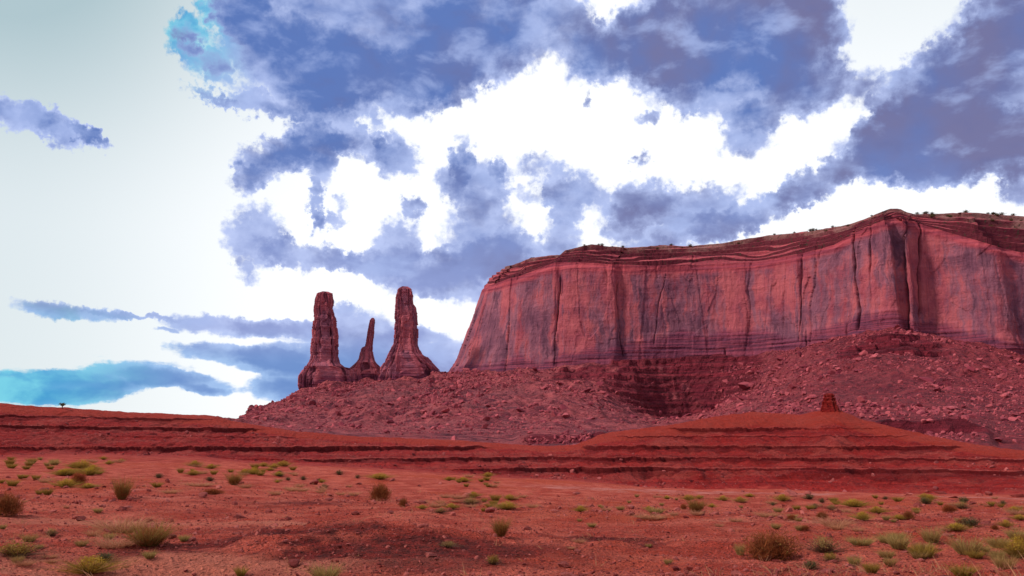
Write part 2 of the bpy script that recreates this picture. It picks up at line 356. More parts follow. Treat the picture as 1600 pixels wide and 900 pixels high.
C = [  # list of (az, r, z) curves, near to far; None for values = constant
 curve([(0,1500,1.2),(1600,1500,1.2)]),
 curve([(-400,1150,4),(1600,1150,4),(2200,1150,4)]),
 curve([(-400,905,10),(0,900,10.5),(300,915,10.5),(800,905,11),(1600,900,11),(2200,900,11)]),
 curve([(-400,845,17),(0,842,17),(300,856,16),(600,846,17),(1000,848,17),(1600,850,17),(2200,850,17)]),
 curve([(-400,790,31),(0,788,31),(400,792,31),(700,800,30),(1000,808,29),(1600,812,29),(2200,812,29)]),
 curve([(-400,757,55),(0,758,55),(400,764,55),(800,778,54),(1200,786,52),(1600,790,52),(2200,790,52)]),
 curve([(-400,733,95),(0,734,95),(400,742,95),(800,762,92),(1200,775,90),(1600,780,90),(2200,780,90)]),
 curve(FOOT), curve(CREST),
 # behind the crest the ground sinks a little, then the rubble fans rise to the cliffs
 curve([(-400,640,235),(0,645,235),(335,664,235),(470,684,235),(800,704,235),(880,706,235),(960,690,235),(1100,668,235),(1200,664,235),(1300,668,235),(1345,676,235),(1450,696,232),(1560,706,228),(1700,712,225),(2200,712,225)]),
 curve([(-400,652,290),(300,668,290),(380,672,290),(470,682,290),(560,688,290),(700,690,290),(800,697,290),(824,698,291),(836,690,291),(900,691,291),(945,688,291),(956,690,291),(1100,672,290),(1335,676,290),(1350,672,291),(1450,678,291),(1545,677,291),(1560,694,290),(1700,694,290),(2200,694,290)]),
 curve([(-400,652,294),(300,668,294),(380,672,294),(470,682,294),(560,687,294),(700,689,294),(800,694,294),(820,682,294),(840,677,294),(870,676,294),(905,680,294),(940,675,294),(958,682,294),(1100,670,294),(1335,672,294),(1362,660,294),(1390,655,294),(1420,658,294),(1450,654,294),(1500,656,294),(1530,664,294),(1565,686,294),(1700,690,294),(2200,690,294)]),
 curve([(-400,660,520),(300,668,520),(378,668,520),(420,665,520),(500,664,520),(600,664,520),(700,662,510),(800,664,500),(900,668,480),(960,672,470),(1020,671,520),(1060,668,600),(1120,660,560),(1160,640,520),(1250,630,470),(1330,640,400),(1450,640,400),(1540,646,400),(1600,650,400),(1750,650,400),(2200,650,400)]),
 curve([(-400,672,830),(300,669,830),(375,664,830),(388,658,830),(410,650,830),(470,636,820),(540,628,820),(620,620,820),(720,615,800),(800,616,780),(880,622,760),(960,640,740),(1020,660,760),(1060,662,860),(1110,650,880),(1150,630,800),(1220,600,720),(1300,572,690),(1360,560,690),(1420,560,690),(1500,572,690),(1600,600,680),(1750,610,680),(2200,610,680)]),
 curve([(-400,674,880),(300,670,880),(374,664,880),(384,659,880),(388,640,880),(430,632,880),(470,618,880),(540,612,880),(620,604,880),(720,600,860),(800,600,840),(880,604,835),(940,612,830),(985,625,850),(1030,645,890),(1080,648,905),(1120,630,900),(1160,602,860),(1230,574,790),(1300,552,760),(1360,540,760),(1420,538,760),(1500,550,760),(1600,578,750),(1750,590,750),(2200,590,750)]),
 curve([(-400,680,1010),(300,673,1000),(382,664,990),(392,652,985),(440,634,980),(466,612,980),(500,602,980),(540,600,985),(600,597,985),(660,594,980),(690,583,985),(712,584,985),(780,586,960),(860,578,935),(940,568,925),(1000,562,925),(1060,560,930),(1120,556,930),(1180,552,925),(1250,545,905),(1310,532,885),(1360,524,860),(1400,521,850),(1450,526,855),(1520,542,870),(1600,560,865),(1750,575,850),(2200,575,820)]),
 curve([(-400,690,1080),(300,680,1080),(400,672,1080),(470,628,1080),(540,606,1080),(600,604,1080),(690,592,1080),(780,578,1060),(940,556,1060),(1250,530,1060),(1400,505,1060),(1600,540,1060),(2200,540,1060)]),
 curve([(-400,693,1500),(300,690,1500),(600,670,1500),(1600,640,1500),(2200,640,1500)]),
 curve([(-400,696,6000),(1600,696,6000),(2200,696,6000)]),
 curve([(-400,698,16000),(1600,698,16000),(2200,698,16000)]),
]
half = AZ(np.array([-60, 1660]), np.array([700, 700]))
inner = np.linspace(half[0], half[1], 1150)
step = inner[1] - inner[0]
def ext(a, sgn):
    out, s = [], step
    while a * sgn < math.pi - .02:
        s = min(s * 1.12, .09); a += sgn * s; out.append(a)
    return out
right = [a for a in ext(half[1], 1) if a < math.pi - .05]; left = [a for a in ext(half[0], -1) if a > -math.pi + .05]
AZS = np.concatenate([left[::-1], inner, right]); NC = len(AZS)
Rk = []; Zk = []
for (A, r, z) in C:
    Rk.append(np.interp(AZS, A, r)); Zk.append(np.interp(AZS, A, z))
Rk = np.array(Rk); Zk = np.array(Zk)
side = sstep(R(52), R(85), np.abs(AZS))              # beside and behind the camera the land is open flat desert
flat = np.interp(Rk, [0, 60, 300, 16000], [0, -1.5, -5, -60])
Zk = Zk * (1 - side) + flat * side
# soften the curves along the azimuth
def smooth_az(a, n=5):
    k = np.hanning(2 * n + 1); k /= k.sum(); pad = np.pad(a, n, mode='edge'); return np.convolve(pad, k, 'valid')
for i in range(len(Zk)):
    n = 9 if i < 8 else (4 if i in (10, 11, 14) else 7)
    Rk[i] = smooth_az(Rk[i], n); Zk[i] = smooth_az(Zk[i], n)
def base_z(ci, r):
    """piecewise linear ground height for column index array ci and radius array r (same shape)"""
    z = Zk[0][ci] + 0 * r
    for k in range(len(C) - 1):
        r0, r1 = Rk[k][ci], Rk[k + 1][ci]
        z = z + (Zk[k + 1][ci] - Zk[k][ci]) * np.clip((r - r0) / (r1 - r0), 0, 1)
    return z
KF, KC = 7, 8       # knots of the ledges' foot and crest
BEDS = [-1.55, .2, 2.4, 4.5, 6.2, 8.3]      # tops of the hard beds, metres
THICK = [1.0, .6, .85, .4, .8, .5]
def terrain_z(ci, r):
    az = AZS[ci]; x = r * np.sin(az); y = r * np.cos(az)
    foot, crest = Rk[KF][ci], Rk[KC][ci]
    inl = sstep(foot - 14, foot + 6, r) * (1 - sstep(crest + 2, crest + 20, r)) * (1 - side[ci])
    # gullies and spurs: shift the radius so that slopes break into fans under each bed
    g2 = fbm(x / 5.5, y / 14, 0, 3, .5, 37, True); lowf = fbm(x / 60, y / 60, 0, 2, .5, 41)
    tt = np.clip((r - foot) / np.maximum(crest - foot, 1), -.3, 1.1)
    env = np.clip(1.15 - tt, .12, 1) * (1 - sstep(.80, 1.0, tt))
    rr = r - inl * env * (2.0 * g2 + 4 * lowf + 1.3 * fbm(x / 2.2, y / 2.2, 0, 3, .6, 39) + 2.2 * vnoise(x / 9, y / 9, 0, 40))
    z = base_z(ci, rr)
    dip = vnoise(x / 120, y / 120, 0, 51) * .35 + x * .002
    zin = z - dip; ledge = np.zeros_like(z); lip = np.zeros_like(z); zo = zin.copy()
    zf_, zc_ = Zk[KF][ci] - dip, Zk[KC][ci] - dip
    u_ = az * 185.0; tops = [-60.0] + BEDS
    for i in range(1, len(tops)):
        zb = tops[i] + 0 * z; za = np.maximum(tops[i - 1], zf_)
        if tops[i] > 7.5: zb = zb
        gap = np.maximum(zb - za, .05); L = gap / np.maximum(zc_ - zf_, 1) * (crest - foot)
        th = np.clip(THICK[i - 1] * (.85 + .5 * vnoise(u_ / 14, i * 3.3, 0, 61)), .15, 1.6) / gap; th = np.clip(th, .05, .5)
        f = np.clip((zin - za) / gap, 0, 1)
        steep = .10 * np.clip(f / .5, 0, 1) + (.90 - th) * sstep(.45, .90, f) + th * sstep(.875, .905, f)
        spc = 15.0 if i == 1 or tops[i] < -1 else 8.5
        cx_ = u_ / spc + .2 * vnoise(u_ / 11, r / 20, 0, 63 + i); fl = np.floor(cx_); da = 9 + 0 * z
        for k_ in (-1, 0, 1):
            c0 = fl + k_; da = np.minimum(da, np.abs(cx_ - (c0 + .5 + .6 * (hash3(c0, 0 * c0 + i, 0 * c0, 65) - .5))))
        da = da * spc
        hyp = np.sqrt(((np.minimum(f, .86) - .86) * L) ** 2 + (da * .95) ** 2)
        apex = (1 - th) * (.80 + .20 * hash3(fl, 0 * fl + i, 0 * fl, 67))
        fan = apex - hyp / np.maximum(L * .98, 1.0) * (1 - th) + .05 * g2
        prof = np.maximum(steep, np.where(f < .875, fan, 0))
        wgt = sstep(.25, .9, gap) * (1 - sstep(-1.3, -.3, zb - zc_)) * np.clip(.95 + .6 * vnoise(u_ / 22, i * 5.1, 0, 69), .25, 1) * (1 if tops[i] < 7.5 else 1 - sstep(-.30, -.15, az)) * (.65 if tops[i] == 4.5 else 1)
        sel = (zin >= za) & (zin < zb)
        zo = np.where(sel, zin * (1 - wgt) + wgt * (za + gap * prof), zo)
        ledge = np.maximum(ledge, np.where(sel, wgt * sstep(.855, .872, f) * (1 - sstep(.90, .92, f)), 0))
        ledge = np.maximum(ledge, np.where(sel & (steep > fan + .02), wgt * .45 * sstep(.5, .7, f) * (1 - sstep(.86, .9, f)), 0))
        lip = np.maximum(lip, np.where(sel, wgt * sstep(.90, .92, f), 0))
    z2 = (zo + dip) * inl + z * (1 - inl)
    rill = fbm((x + .12 * (y - 180)) / 1.7, y / 14, 0, 4, .6, 75, True)
    z2 = z2 + inl * (fbm(x / 2.2, y / 2.2, 0, 4, .6, 71) * .26 - .38 * np.clip(rill, 0, 1) * (1 - .9 * lip) * sstep(-.1, .1, tt) * (1 - sstep(.8, 1, tt)))
    ledge *= inl; lip *= inl
    # near ground
    near = 1 - sstep(foot - 30, foot, r)
    sc_ = np.clip(r / 20, .25, 2.2)
    und = fbm(x / 14, y / 10, 0, 4, .5, 81) * .34 * sc_ * .6 + fbm(x / 2.4, y / 2.0, 0, 5, .62, 83) * .13
    hump = np.exp(-(((x + 2.6) / 2.6) ** 2 + ((y - 14.6) / 1.9) ** 2)); hole = np.exp(-(((x + 4.2) / 2.4) ** 2 + ((y - 11.2) / 1.4) ** 2))
    und += .24 * hump * (1 + .5 * fbm(x / 1.1, y / 1.1, 0, 4, .6, 84, True)) - .30 * hole
    hump2 = np.exp(-(((x - 2.2) / 1.2) ** 2 + ((y - 15.5) / 1.2) ** 2)); und += .12 * hump2 * fbm(x / .7, y / .7, 0, 3, .6, 86)
    und += fbm(x / .55, y / .5, 0, 4, .6, 85) * .028 * (r < 60)
    und += .055 * np.maximum(0, fbm(x / .9, y / .8, 0, 4, .6, 87, True)) ** 1.5 * (r < 70)
    z2 = z2 + near * und * sstep(1, 6, r)
    # far slopes: gullied, lumpy, strata where it is steep
    far = sstep(crest + 15, crest + 60, r) * (1 - side[ci] * .8) * (1 - sstep(1300, 2500, r))
    big = sstep(330, 600, r)
    lum = fbm(x / 60, y / 60, 0, 6, .56, 91) * 5.0 * big + fbm(x / 16, y / 16, 0, 5, .6, 93) * (1.0 + 2.4 * big) + fbm(x / 34, y / 110, 0, 4, .5, 95, True) * 5.5 * big
    z2 = z2 + far * lum * np.where(az > AZ(1660, 600), 1, 1)
    azn = az + .012 * fbm(x / 35, y / 35, z2 / 20, 4, .6, 98) * sstep(320, 600, r) + .004 * fbm(x / 8, y / 8, 0, 3, .6, 99)
    alc = sstep(AZ(900, 620), AZ(985, 620), azn) * (1 - sstep(AZ(1150, 620), AZ(1240, 620), azn)) * sstep(760, 850, r) * (1 - sstep(935, 960, r))
    blf = (1 - sstep(AZ(430, 640), AZ(455, 640), azn)) * sstep(840, 860, r) * (r < 900) * (azn > AZ(380, 640))
    cone = sstep(AZ(1290, 560), AZ(1320, 560), azn) * (1 - sstep(AZ(1440, 560), AZ(1500, 560), azn)) * sstep(680, 700, r) * (1 - sstep(775, 790, r))
    alc2 = sstep(AZ(830, 600), AZ(880, 600), azn) * (1 - sstep(AZ(1000, 620), AZ(1030, 620), azn)) * sstep(855, 870, r) * (1 - sstep(915, 925, r))
    alc = np.maximum(alc, alc2 * .8)
    red = np.clip((alc + cone * .9) * sstep(-.75, -.25, fbm(x / 26, y / 26, z2 / 9, 4, .6, 100)) + .6 * blf, 0, 1)
    ridge = sstep(285, 290, r) * (1 - sstep(296, 299, r)) * np.maximum(sstep(AZ(815, 680), AZ(830, 680), azn) * (1 - sstep(AZ(950, 680), AZ(960, 680), azn)), sstep(AZ(1335, 680), AZ(1350, 680), azn) * (1 - sstep(AZ(1545, 680), AZ(1560, 680), azn)))
    z2 = z2 + ridge * (1.2 * fbm(x / 6, y / 6, 0, 4, .6, 106))
    # terraces in the red strata
    per = 9.5; zz = z2 + 6 * fbm(x / 70, y / 70, 0, 4, .6, 97); f = (zz / per) % 1.0
    terr = (np.floor(zz / per) + sstep(.62, .72, f) * .75 + f * .25) * per - 6 * fbm(x / 70, y / 70, 0, 4, .6, 97)
    k = np.clip(alc * (.62 + .4 * vnoise(x / 40, y / 40, z2 / 12, 113)) + cone * .85 * sstep(AZ(1300,560), AZ(1340,560), azn), 0, 1)
    z2 = z2 * (1 - k) + terr * k + k * (1.6 * fbm(x / 9, y / 9, 0, 4, .6, 115) - 1.5 * np.clip(fbm(x / 13, y / 60, 0, 3, .6, 117, True), 0, 1))
    red = np.clip(red + ridge, 0, 1)  # short ledges take the dark red too: cave shade painted as colour
    global CHUTE
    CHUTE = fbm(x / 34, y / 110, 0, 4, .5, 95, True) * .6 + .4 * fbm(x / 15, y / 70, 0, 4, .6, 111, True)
    return z2, ledge, lip, red
def ring(k0, k1, n, power=1.0):
    t = np.linspace(0, 1, n) ** power
    return Rk[k0][None, :] + (Rk[k1] - Rk[k0])[None, :] * t[:, None]
def rows(spec):
    out = []
    for i, (k, n) in enumerate(spec):
        rr = ring(k, k + 1, n + 1); out.append(rr if i == 0 else rr[1:])
    return np.concatenate(out)
def build(name, spec, mat, label):
    RR = rows(spec); ci = np.broadcast_to(np.arange(NC)[None, :], RR.shape)
    z, ledge, lip, red = terrain_z(ci, RR)
    az = AZS[None, :]; X = RR * np.sin(az); Y = RR * np.cos(az)
    V = np.stack([X, Y, z], -1).reshape(-1, 3)
    foot_n = 5 * fbm(X / 12, Y / 12, 0, 4, .6, 105)
    at = {'ledge': ledge, 'lip': lip, 'red': red}
    foot, crest = Rk[KF][ci], Rk[KC][ci]
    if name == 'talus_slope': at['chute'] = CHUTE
    if name == 'ground':
        rough = sstep(-.05, .5, fbm(X / 9, Y / 5, 0, 4, .6, 101)) * (1 - sstep(26, 40, RR))
        hol = np.exp(-(((X - DC[0]) / 2.3) ** 2 + ((Y - DC[1]) / (.11 * DC[1])) ** 2)) * 1.9 * sstep(-.6, .2, fbm(X / 1.2, Y / .9, 0, 4, .6, 107)); rough = np.maximum(rough, hol)
        rough = np.maximum(rough, np.exp(-(((X - 1.6) / 1.6) ** 2 + ((Y - 16) / 1.4) ** 2)) * sstep(-.4, .3, fbm(X / .8, Y / .6, 0, 4, .6, 108)))
        wash = np.exp(-(((X - WC[0]) / 1.15) ** 2 + ((Y - WC[1]) / (.05 * WC[1])) ** 2)) * 1.5 * sstep(-.9, -.3, fbm(X / 1.5, Y / .6, 0, 4, .6, 109))
        wash = np.maximum(wash, sstep(.25, .55, fbm(X / 6, Y / 3, 0, 3, .5, 103)) * (1 - sstep(18, 34, RR)) * .9)
        pale = np.exp(-((RR - 105) / 22) ** 2) * sstep(-5, 4, np.degrees(az)) * .7 + np.exp(-((RR - 36) / 12) ** 2) * .35
        at = {'rough': rough, 'wash': wash, 'pale': pale, 'redd': sstep(foot - 34, foot - 2, RR + 3 * foot_n)}
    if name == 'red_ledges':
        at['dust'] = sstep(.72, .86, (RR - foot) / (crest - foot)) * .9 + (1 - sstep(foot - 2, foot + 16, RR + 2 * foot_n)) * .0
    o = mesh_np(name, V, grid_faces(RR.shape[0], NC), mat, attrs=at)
    tag(o, label, None, None, 'structure')
    return o
def ground_at(px, py, k0=0, k1=None):
    """first point of the terrain met by the line of sight through photo pixel (px, py): x, y, z, r"""
    k1 = k1 or len(C) - 1
    dx, dy, dz = ray(px, py); h = math.hypot(dx, dy); a = math.atan2(dx, dy); ci = int(np.clip(np.searchsorted(AZS, a), 1, NC - 1))
    rs = np.exp(np.linspace(math.log(max(Rk[k0][ci], 3)), math.log(Rk[k1][ci]), 1400)); z = terrain_z(np.full(rs.shape, ci), rs)[0]
    below = CAMZ + dz / h * rs <= z
    if not below.any(): return None
    i = int(np.argmax(below)); r = rs[i]
    return (r * math.sin(a), r * math.cos(a), float(z[i]), float(r))
def z_at(x, y):
    r = np.hypot(x, y); ci = np.clip(np.searchsorted(AZS, np.arctan2(x, y)), 0, NC - 1); return terrain_z(ci, r)[0]

WC = ground_at(270, 893); DC = ground_at(440, 858)
print('wash at', WC)
build('ground', [(0,8),(1,50),(2,130),(3,110),(4,90),(5,70),(6,70)], M_ground, 'wide flat red desert floor with gravel, washes and scattered scrub')
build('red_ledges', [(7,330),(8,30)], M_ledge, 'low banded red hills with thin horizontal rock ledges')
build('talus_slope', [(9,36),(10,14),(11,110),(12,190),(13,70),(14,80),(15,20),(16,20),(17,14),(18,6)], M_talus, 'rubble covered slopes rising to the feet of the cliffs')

# ------------------------------------------------------------------ the mesa
def taneL(px, py):
    dx, dy, dz = ray(px, py); return dz / np.hypot(dx, dy)
PATH = [(2150,1500),(1500,1650),(1100,1600),(860,1520),(775,1400),(738,1280),(716,1180),(704,1110),(700,1060),(703,1020),(714,995),(735,982),(780,965),(830,950),(862,941),(870,942),(880,938),(940,928),(962,926),(970,932),(1000,930),(1060,934),(1120,933),(1180,928),(1225,916),(1252,904),(1258,905),(1300,893),(1330,884),
        (1336,868),(1358,862),(1366,858),(1400,851),(1412,852),(1419,861),(1427,861),(1431,855),(1440,857),(1446,868),(1470,872),(1510,868),(1550,862),(1575,862),(1590,866),(1604,874),(1640,880),(1700,868),(1800,850),(2000,820),(2300,800),(2500,1000)]
pp = np.array(PATH, float)
A0 = AZ(pp[:, 0], 575); bx = pp[:, 1] * np.sin(A0); by = pp[:, 1] * np.cos(A0)
# fine stations in view, coarse ones behind
ln = np.hypot(np.diff(bx), np.diff(by)); s = np.concatenate([[0], np.cumsum(ln)])
i_in, i_out = 5, 48
S = np.concatenate([np.linspace(0, s[i_in], 40, endpoint=False), np.linspace(s[i_in], s[i_out], 1500, endpoint=False), np.linspace(s[i_out], s[-1], 60)])
# Catmull-like smoothing: linear interpolation, then a short gaussian
X0 = np.interp(S, s, bx); Y0 = np.interp(S, s, by)
def sm(a, n):
    k = np.hanning(2 * n + 1); k /= k.sum(); return np.convolve(np.pad(a, n, mode='edge'), k, 'valid')
w_in = ((S > s[i_in]) & (S < s[i_out]))
X0 = np.where(w_in, sm(X0, 4), X0); Y0 = np.where(w_in, sm(Y0, 4), Y0)
tx, ty = np.gradient(sm(X0, 14)), np.gradient(sm(Y0, 14)); tl = np.hypot(tx, ty) + 1e-9
nx, ny = ty / tl, -tx / tl                       # outward (towards the viewer along the front)
cxm, cym = 420.0, 1250.0
if ((X0 - cxm) * nx + (Y0 - cym) * ny).mean() < 0: nx, ny = -nx, -ny
azb = np.arctan2(X0, Y0)
ter = z_at(X0, Y0)
noseF = np.interp(azb, AZ(np.array([695, 740, 800, 900]), 580), [44, 40, 18, 9]); noseF = np.where(S < s[9], 44, noseF)
CT = [(690,452),(745,448),(760,446),(790,438),(830,424),(866,410),(900,410),(930,411),(1000,416),(1100,413),(1180,409),(1250,396),(1300,382),(1335,362),(1370,348),(1400,340),(1430,346),(1445,352),(1500,368),(1560,384),(1600,395),(1700,400),(2200,400)]
KT = [(690,440),(748,438),(753,432),(770,428),(790,417),(812,411),(830,403),(855,400),(876,398),(884,391),(905,386),(925,382),(945,385),(980,387),(1000,386),(1030,383),(1070,385),(1130,380),(1200,368),(1260,362),(1330,350),(1352,342),(1370,334),(1390,327),(1406,327),(1416,332),(1430,335),(1470,334),(1500,332),(1530,333),(1560,336),(1600,338),(1700,345),(2200,360)]
def sky_tan(az, tab):
    t = np.array(tab, float); return np.interp(az, AZ(t[:, 0], t[:, 1]), taneL(t[:, 0], t[:, 1]))
# inward direction used for the lean of the walls
ix = -nx * .6 + (cxm - X0) / np.hypot(cxm - X0, cym - Y0) * .4; iy = -ny * .6 + (cym - Y0) / np.hypot(cxm - X0, cym - Y0) * .4
il = np.hypot(ix, iy); ix, iy = ix / il, iy / il
NV = 330
v = np.linspace(0, 1, NV)
setb = np.interp(azb, AZ(np.array([740, 800, 870, 1000, 1250, 1340, 1380, 1410, 1450, 1600]), 580), [26, 30, 34, 60, 45, 22, 12, 14, 34, 50])
rowsX, rowsY, rowsZ, cap_, low_ = [], [], [], [], []
topX, topY = X0 + ix * noseF, Y0 + iy * noseF
rt = np.hypot(topX, topY); at_ = np.arctan2(topX, topY)
zC = CAMZ + sky_tan(at_, CT) * rt
kX, kY = topX + ix * setb, topY + iy * setb
rk = np.hypot(kX, kY); ak = np.arctan2(kX, kY)
zK = CAMZ + sky_tan(ak, KT) * rk
hid = (S < s[7]) | (S > s[48])
zC = np.where(hid, np.minimum(np.maximum(zC, 120), 165), zC); zK = np.where(hid, zC + 12, zK)
zB = np.minimum(ter, zC - 60) - 14
Vz = zB[None, :] + (zC - zB)[None, :] * v[:, None]
lean = v[:, None] ** .85
VX = X0[None, :] + ix[None, :] * noseF[None, :] * lean; VY = Y0[None, :] + iy[None, :] * noseF[None, :] * lean
SS = np.broadcast_to(S[None, :], Vz.shape); AZg = np.arctan2(VX, VY)
# relief along the wall, in metres (outward positive)
sw = SS + 9 * fbm(SS / 40, Vz / 60, 0, 4, .55, 201)
d1, d2, idv = cellular(sw / 34, Vz / 260 + 3 * vnoise(SS / 80, 0, 0, 203), 205)
e1, e2, idw = cellular(sw / 13 + 2, Vz / 55, 207)
slab = idv * .6 + idw * .4
D = 3.4 * fbm(SS / 110, Vz / 400, 0, 3, .5, 209) + 1.8 * (idv - .5) + .9 * (idw - .5)
joint = np.exp(-((d2 - d1) / .035) ** 2) * sstep(.35, .6, hash3(np.floor(sw / 34), np.zeros_like(sw), np.zeros_like(sw), 3) * .5 + .5 * vnoise(SS / 50, Vz / 50, 0, 211) + .25)
joint = joint * sstep(.0, .5, vnoise(SS / 60, Vz / 70, 0, 212)) * .6
D -= 1.2 * joint
D += .9 * fbm(SS / 9, Vz / 26, 0, 5, .6, 213) + .8 * fbm(SS / 26, Vz / 20, 0, 5, .62, 214, True)
D += .45 * fbm(SS / 3.0, Vz / 16, 0, 3, .6, 215)
# alcoves and spalled scars: arched roofs with a lip
crack = joint * .7
def pxz(px, py, r):                               # place on the wall: azimuth and height
    return AZ(px, py), P(px, py, r)[..., 2]
SCARS = [(820,385+30,925,900),]
def scar(px0, px1, ytop, ybot, depth, r=930):
    global D, crack
    a0, a1 = AZ(px0, ytop), AZ(px1, ytop); zt, zb_ = P(px0, ytop, r)[2], P(px0, ybot, r)[2]
    ac = (a0 + a1) / 2; hw = (a1 - a0) / 2
    aw = AZg + .0016 * vnoise(SS / 12, Vz / 12, 0, 217)
    u = (aw - ac) / hw; zz = (Vz - zb_) / (zt - zb_)
    arch = np.clip(1 - .55 * np.abs(u + .3) ** 1.5 + .15 * vnoise(SS / 5, 0, 0, 216), 0, 1)
    inside = sstep(1.0, .93, np.abs(u)) * sstep(0, .5, zz) * sstep(arch + .02, arch - .02, zz)
    D -= depth * inside
    crack = np.maximum(crack, (np.exp(-((zz - arch) / .035) ** 2) * (np.abs(u) < 1)) * .45)
def fissure(pts, wid, depth, r=930):
    """a crack through photo points [(px, py), ...] from top to bottom"""
    global D, crack
    p_ = np.array(pts, float); zz = P(p_[:, 0], p_[:, 1], r)[:, 2]; aa = AZ(p_[:, 0], p_[:, 1])
    o = np.argsort(zz); ac = np.interp(Vz, zz[o], aa[o]) + .0007 * vnoise(Vz / 9, 0, 0, 219)
    within = sstep(zz.min() - 2, zz.min() + 4, Vz) * sstep(zz.max() + 2, zz.max() - 4, Vz)
    wid = wid * .75 * (.7 + .5 * vnoise(Vz / 14, ac * 90, 0, 220)); depth = depth * .6
    g = np.exp(-(((AZg - ac) * r) / wid) ** 2) * within
    D -= depth * g; crack = np.maximum(crack, g * .8)
fissure([(877,425),(874,470),(868,520),(866,570)], 1.3, 5)
fissure([(880,430),(878,460)], 1.0, 3)
fissure([(963,440),(966,500),(972,560)], 1.2, 4)
fissure([(1042,420),(1028,480),(1022,540)], .9, 2.5)
fissure([(1254,380),(1253,470),(1250,540)], 1.3, 3.5)
fissure([(1281,390),(1280,415)], 1.0, 3)
fissure([(1333,375),(1336,450),(1344,500),(1343,530)], 1.6, 6)
fissure([(1362,352),(1359,420),(1361,500)], 1.2, 5)
fissure([(1418,350),(1414,420),(1420,480),(1423,545)], 1.8, 6)
fissure([(1440,360),(1436,440),(1437,545)], 1.6, 6)
fissure([(1132,545),(1134,570)], 1.5, 5); fissure([(1327,515),(1326,535)], 1.3, 5)
fissure([(733,548),(722,580)], 1.2, 4, 985); fissure([(1262,520),(1261,548)], 1.2, 4)
scar(1203, 1226, 432, 540, 1.0); scar(1255, 1275, 440, 500, 1.2)
# thin beds in the lowest part, ledges near the top
hb = Vz - ter[None, :]
low = 1 - sstep(4, 20, hb + 5 * vnoise(SS / 30, 0, 0, 221) - 14 * np.exp(-((AZg - AZ(1110, 560)) / .07) ** 2))
D += low * (.8 * vnoise(SS / 40, Vz / 2.2, 0, 223) + 1.5)
D -= 2.2 * sstep(.95, .985, v)[:, None] * (vnoise(SS / 60, 0, 0, 225) > -.5)
D *= 1 + .9 * (1 - sstep(AZ(715, 500), AZ(770, 500), AZg))
VX += nx[None, :] * D; VY += ny[None, :] * D
rowsX.append(VX); rowsY.append(VY); rowsZ.append(Vz)
capA = [sstep(.84, 1.0, v)[:, None] * np.ones_like(SS) * 1.0]; lowA = [low]; crA = [crack]; slA = [slab]
# caprock: thin ledges stepping back up to the skyline
NCAP = 84; q_ = np.linspace(0, 1, NCAP)[1:]
sg = np.broadcast_to(S[None, :], (len(q_), len(S)))
nst = 5.0; f = q_[:, None] * nst + (1.1 * vnoise(sg / 60, 0, 0, 231) + .5 * vnoise(sg / 17, q_[:, None] * 4, 0, 232)) * np.sin(q_ * math.pi)[:, None]; fi = np.floor(f); fr = f - fi
hgt = (fi + sstep(.45, .70, fr)) / nst; run = (fi + np.clip(fr / .45, 0, 1) * .75 + np.clip((fr - .75) / .25, 0, 1) * .25) / nst
mixn = np.clip(.55 + .6 * vnoise(sg / 45, q_[:, None] * 3, 0, 234), .1, .9); hgt = hgt * mixn + q_[:, None] * (1 - mixn); hgt = np.clip(hgt, 0, 1); run = np.clip(run, 0, 1)
hgt[-1] = 1; run[-1] = 1
endD = D[-1] * 0
CXr = topX + ix * setb * run + nx * (D[-1] * (1 - run) + 2.0 * fbm(sg / 14, fi * 7.3, 0, 4, .6, 233))
CYr = topY + iy * setb * run + ny * (D[-1] * (1 - run) + 2.0 * fbm(sg / 14, fi * 7.3, 0, 4, .6, 233))
CZr = zC + (zK - zC) * hgt + .8 * fbm(sg / 9, q_[:, None] * 9, 0, 4, .6, 235) * q_[:, None]
rowsX.append(CXr); rowsY.append(CYr); rowsZ.append(CZr)
one = np.ones_like(CXr); capA.append(one); lowA.append(one * 0); crA.append(sstep(.42, .5, fr) * sstep(.78, .7, fr) * .75 * one); slA.append(one * q_[:, None])
def mesa_part(name, X, Y, Z, cap, low, cr, sl, mat, parent):
    V = np.stack([X, Y, Z], -1).reshape(-1, 3)
    uvs = np.stack([np.broadcast_to(S[None, :] / 100, X.shape), Z / 100], -1).reshape(-1, 2)
    return mesh_np(name, V, grid_faces(X.shape[0], X.shape[1]), mat, parent, uv=uvs, attrs={'cap': cap, 'low': low, 'crack': cr, 'slab': sl})
mesa = tag(empty('mesa'), 'long sheer red sandstone mesa filling the right half of the view', 'mesa')
mesa_part('cliff', rowsX[0], rowsY[0], rowsZ[0], capA[0], lowA[0], crA[0], slA[0], M_cliff, mesa)
def mcap():
    m, T, b = material('caprock'); p = objco(T); u = uvco(T)
    bed = T.noise(T.map(u, scale=(.6, 26, 1)), 1.0, 5, .75)
    c = T.mix(T.ss(bed, .40, .6), lin(136, 52, 64), lin(186, 82, 86))
    c = T.mix(T.ss(attr(T, 'crack'), .2, .6, 0, .8), c, lin(70, 22, 36))
    up = T.xyz(T.n.new('ShaderNodeNewGeometry').outputs['True Normal'])[2]
    c = T.mix(T.math('MULTIPLY', T.ss(T.math('ADD', attr(T, 'slab'), T.math('MULTIPLY', T.math('SUBTRACT', T.noise(p, .05, 4, .6), .5), .9)), .68, .95), T.ss(T.noise(p, .07, 5, .7), .3, .55, .15, 1)), c, T.mix(T.noise(p, .4, 4, .7), lin(118, 76, 74), lin(160, 108, 100)))
    c = T.mix(T.math('MULTIPLY', T.ss(T.noise(p, .3, 5, .7), .56, .64), .8), c, lin(62, 56, 44))
    T.l.new(c, b.inputs['Base Color']); bump(T, b, T.noise(p, .25, 7, .7), 3, .8); return m
M_cap = mcap()
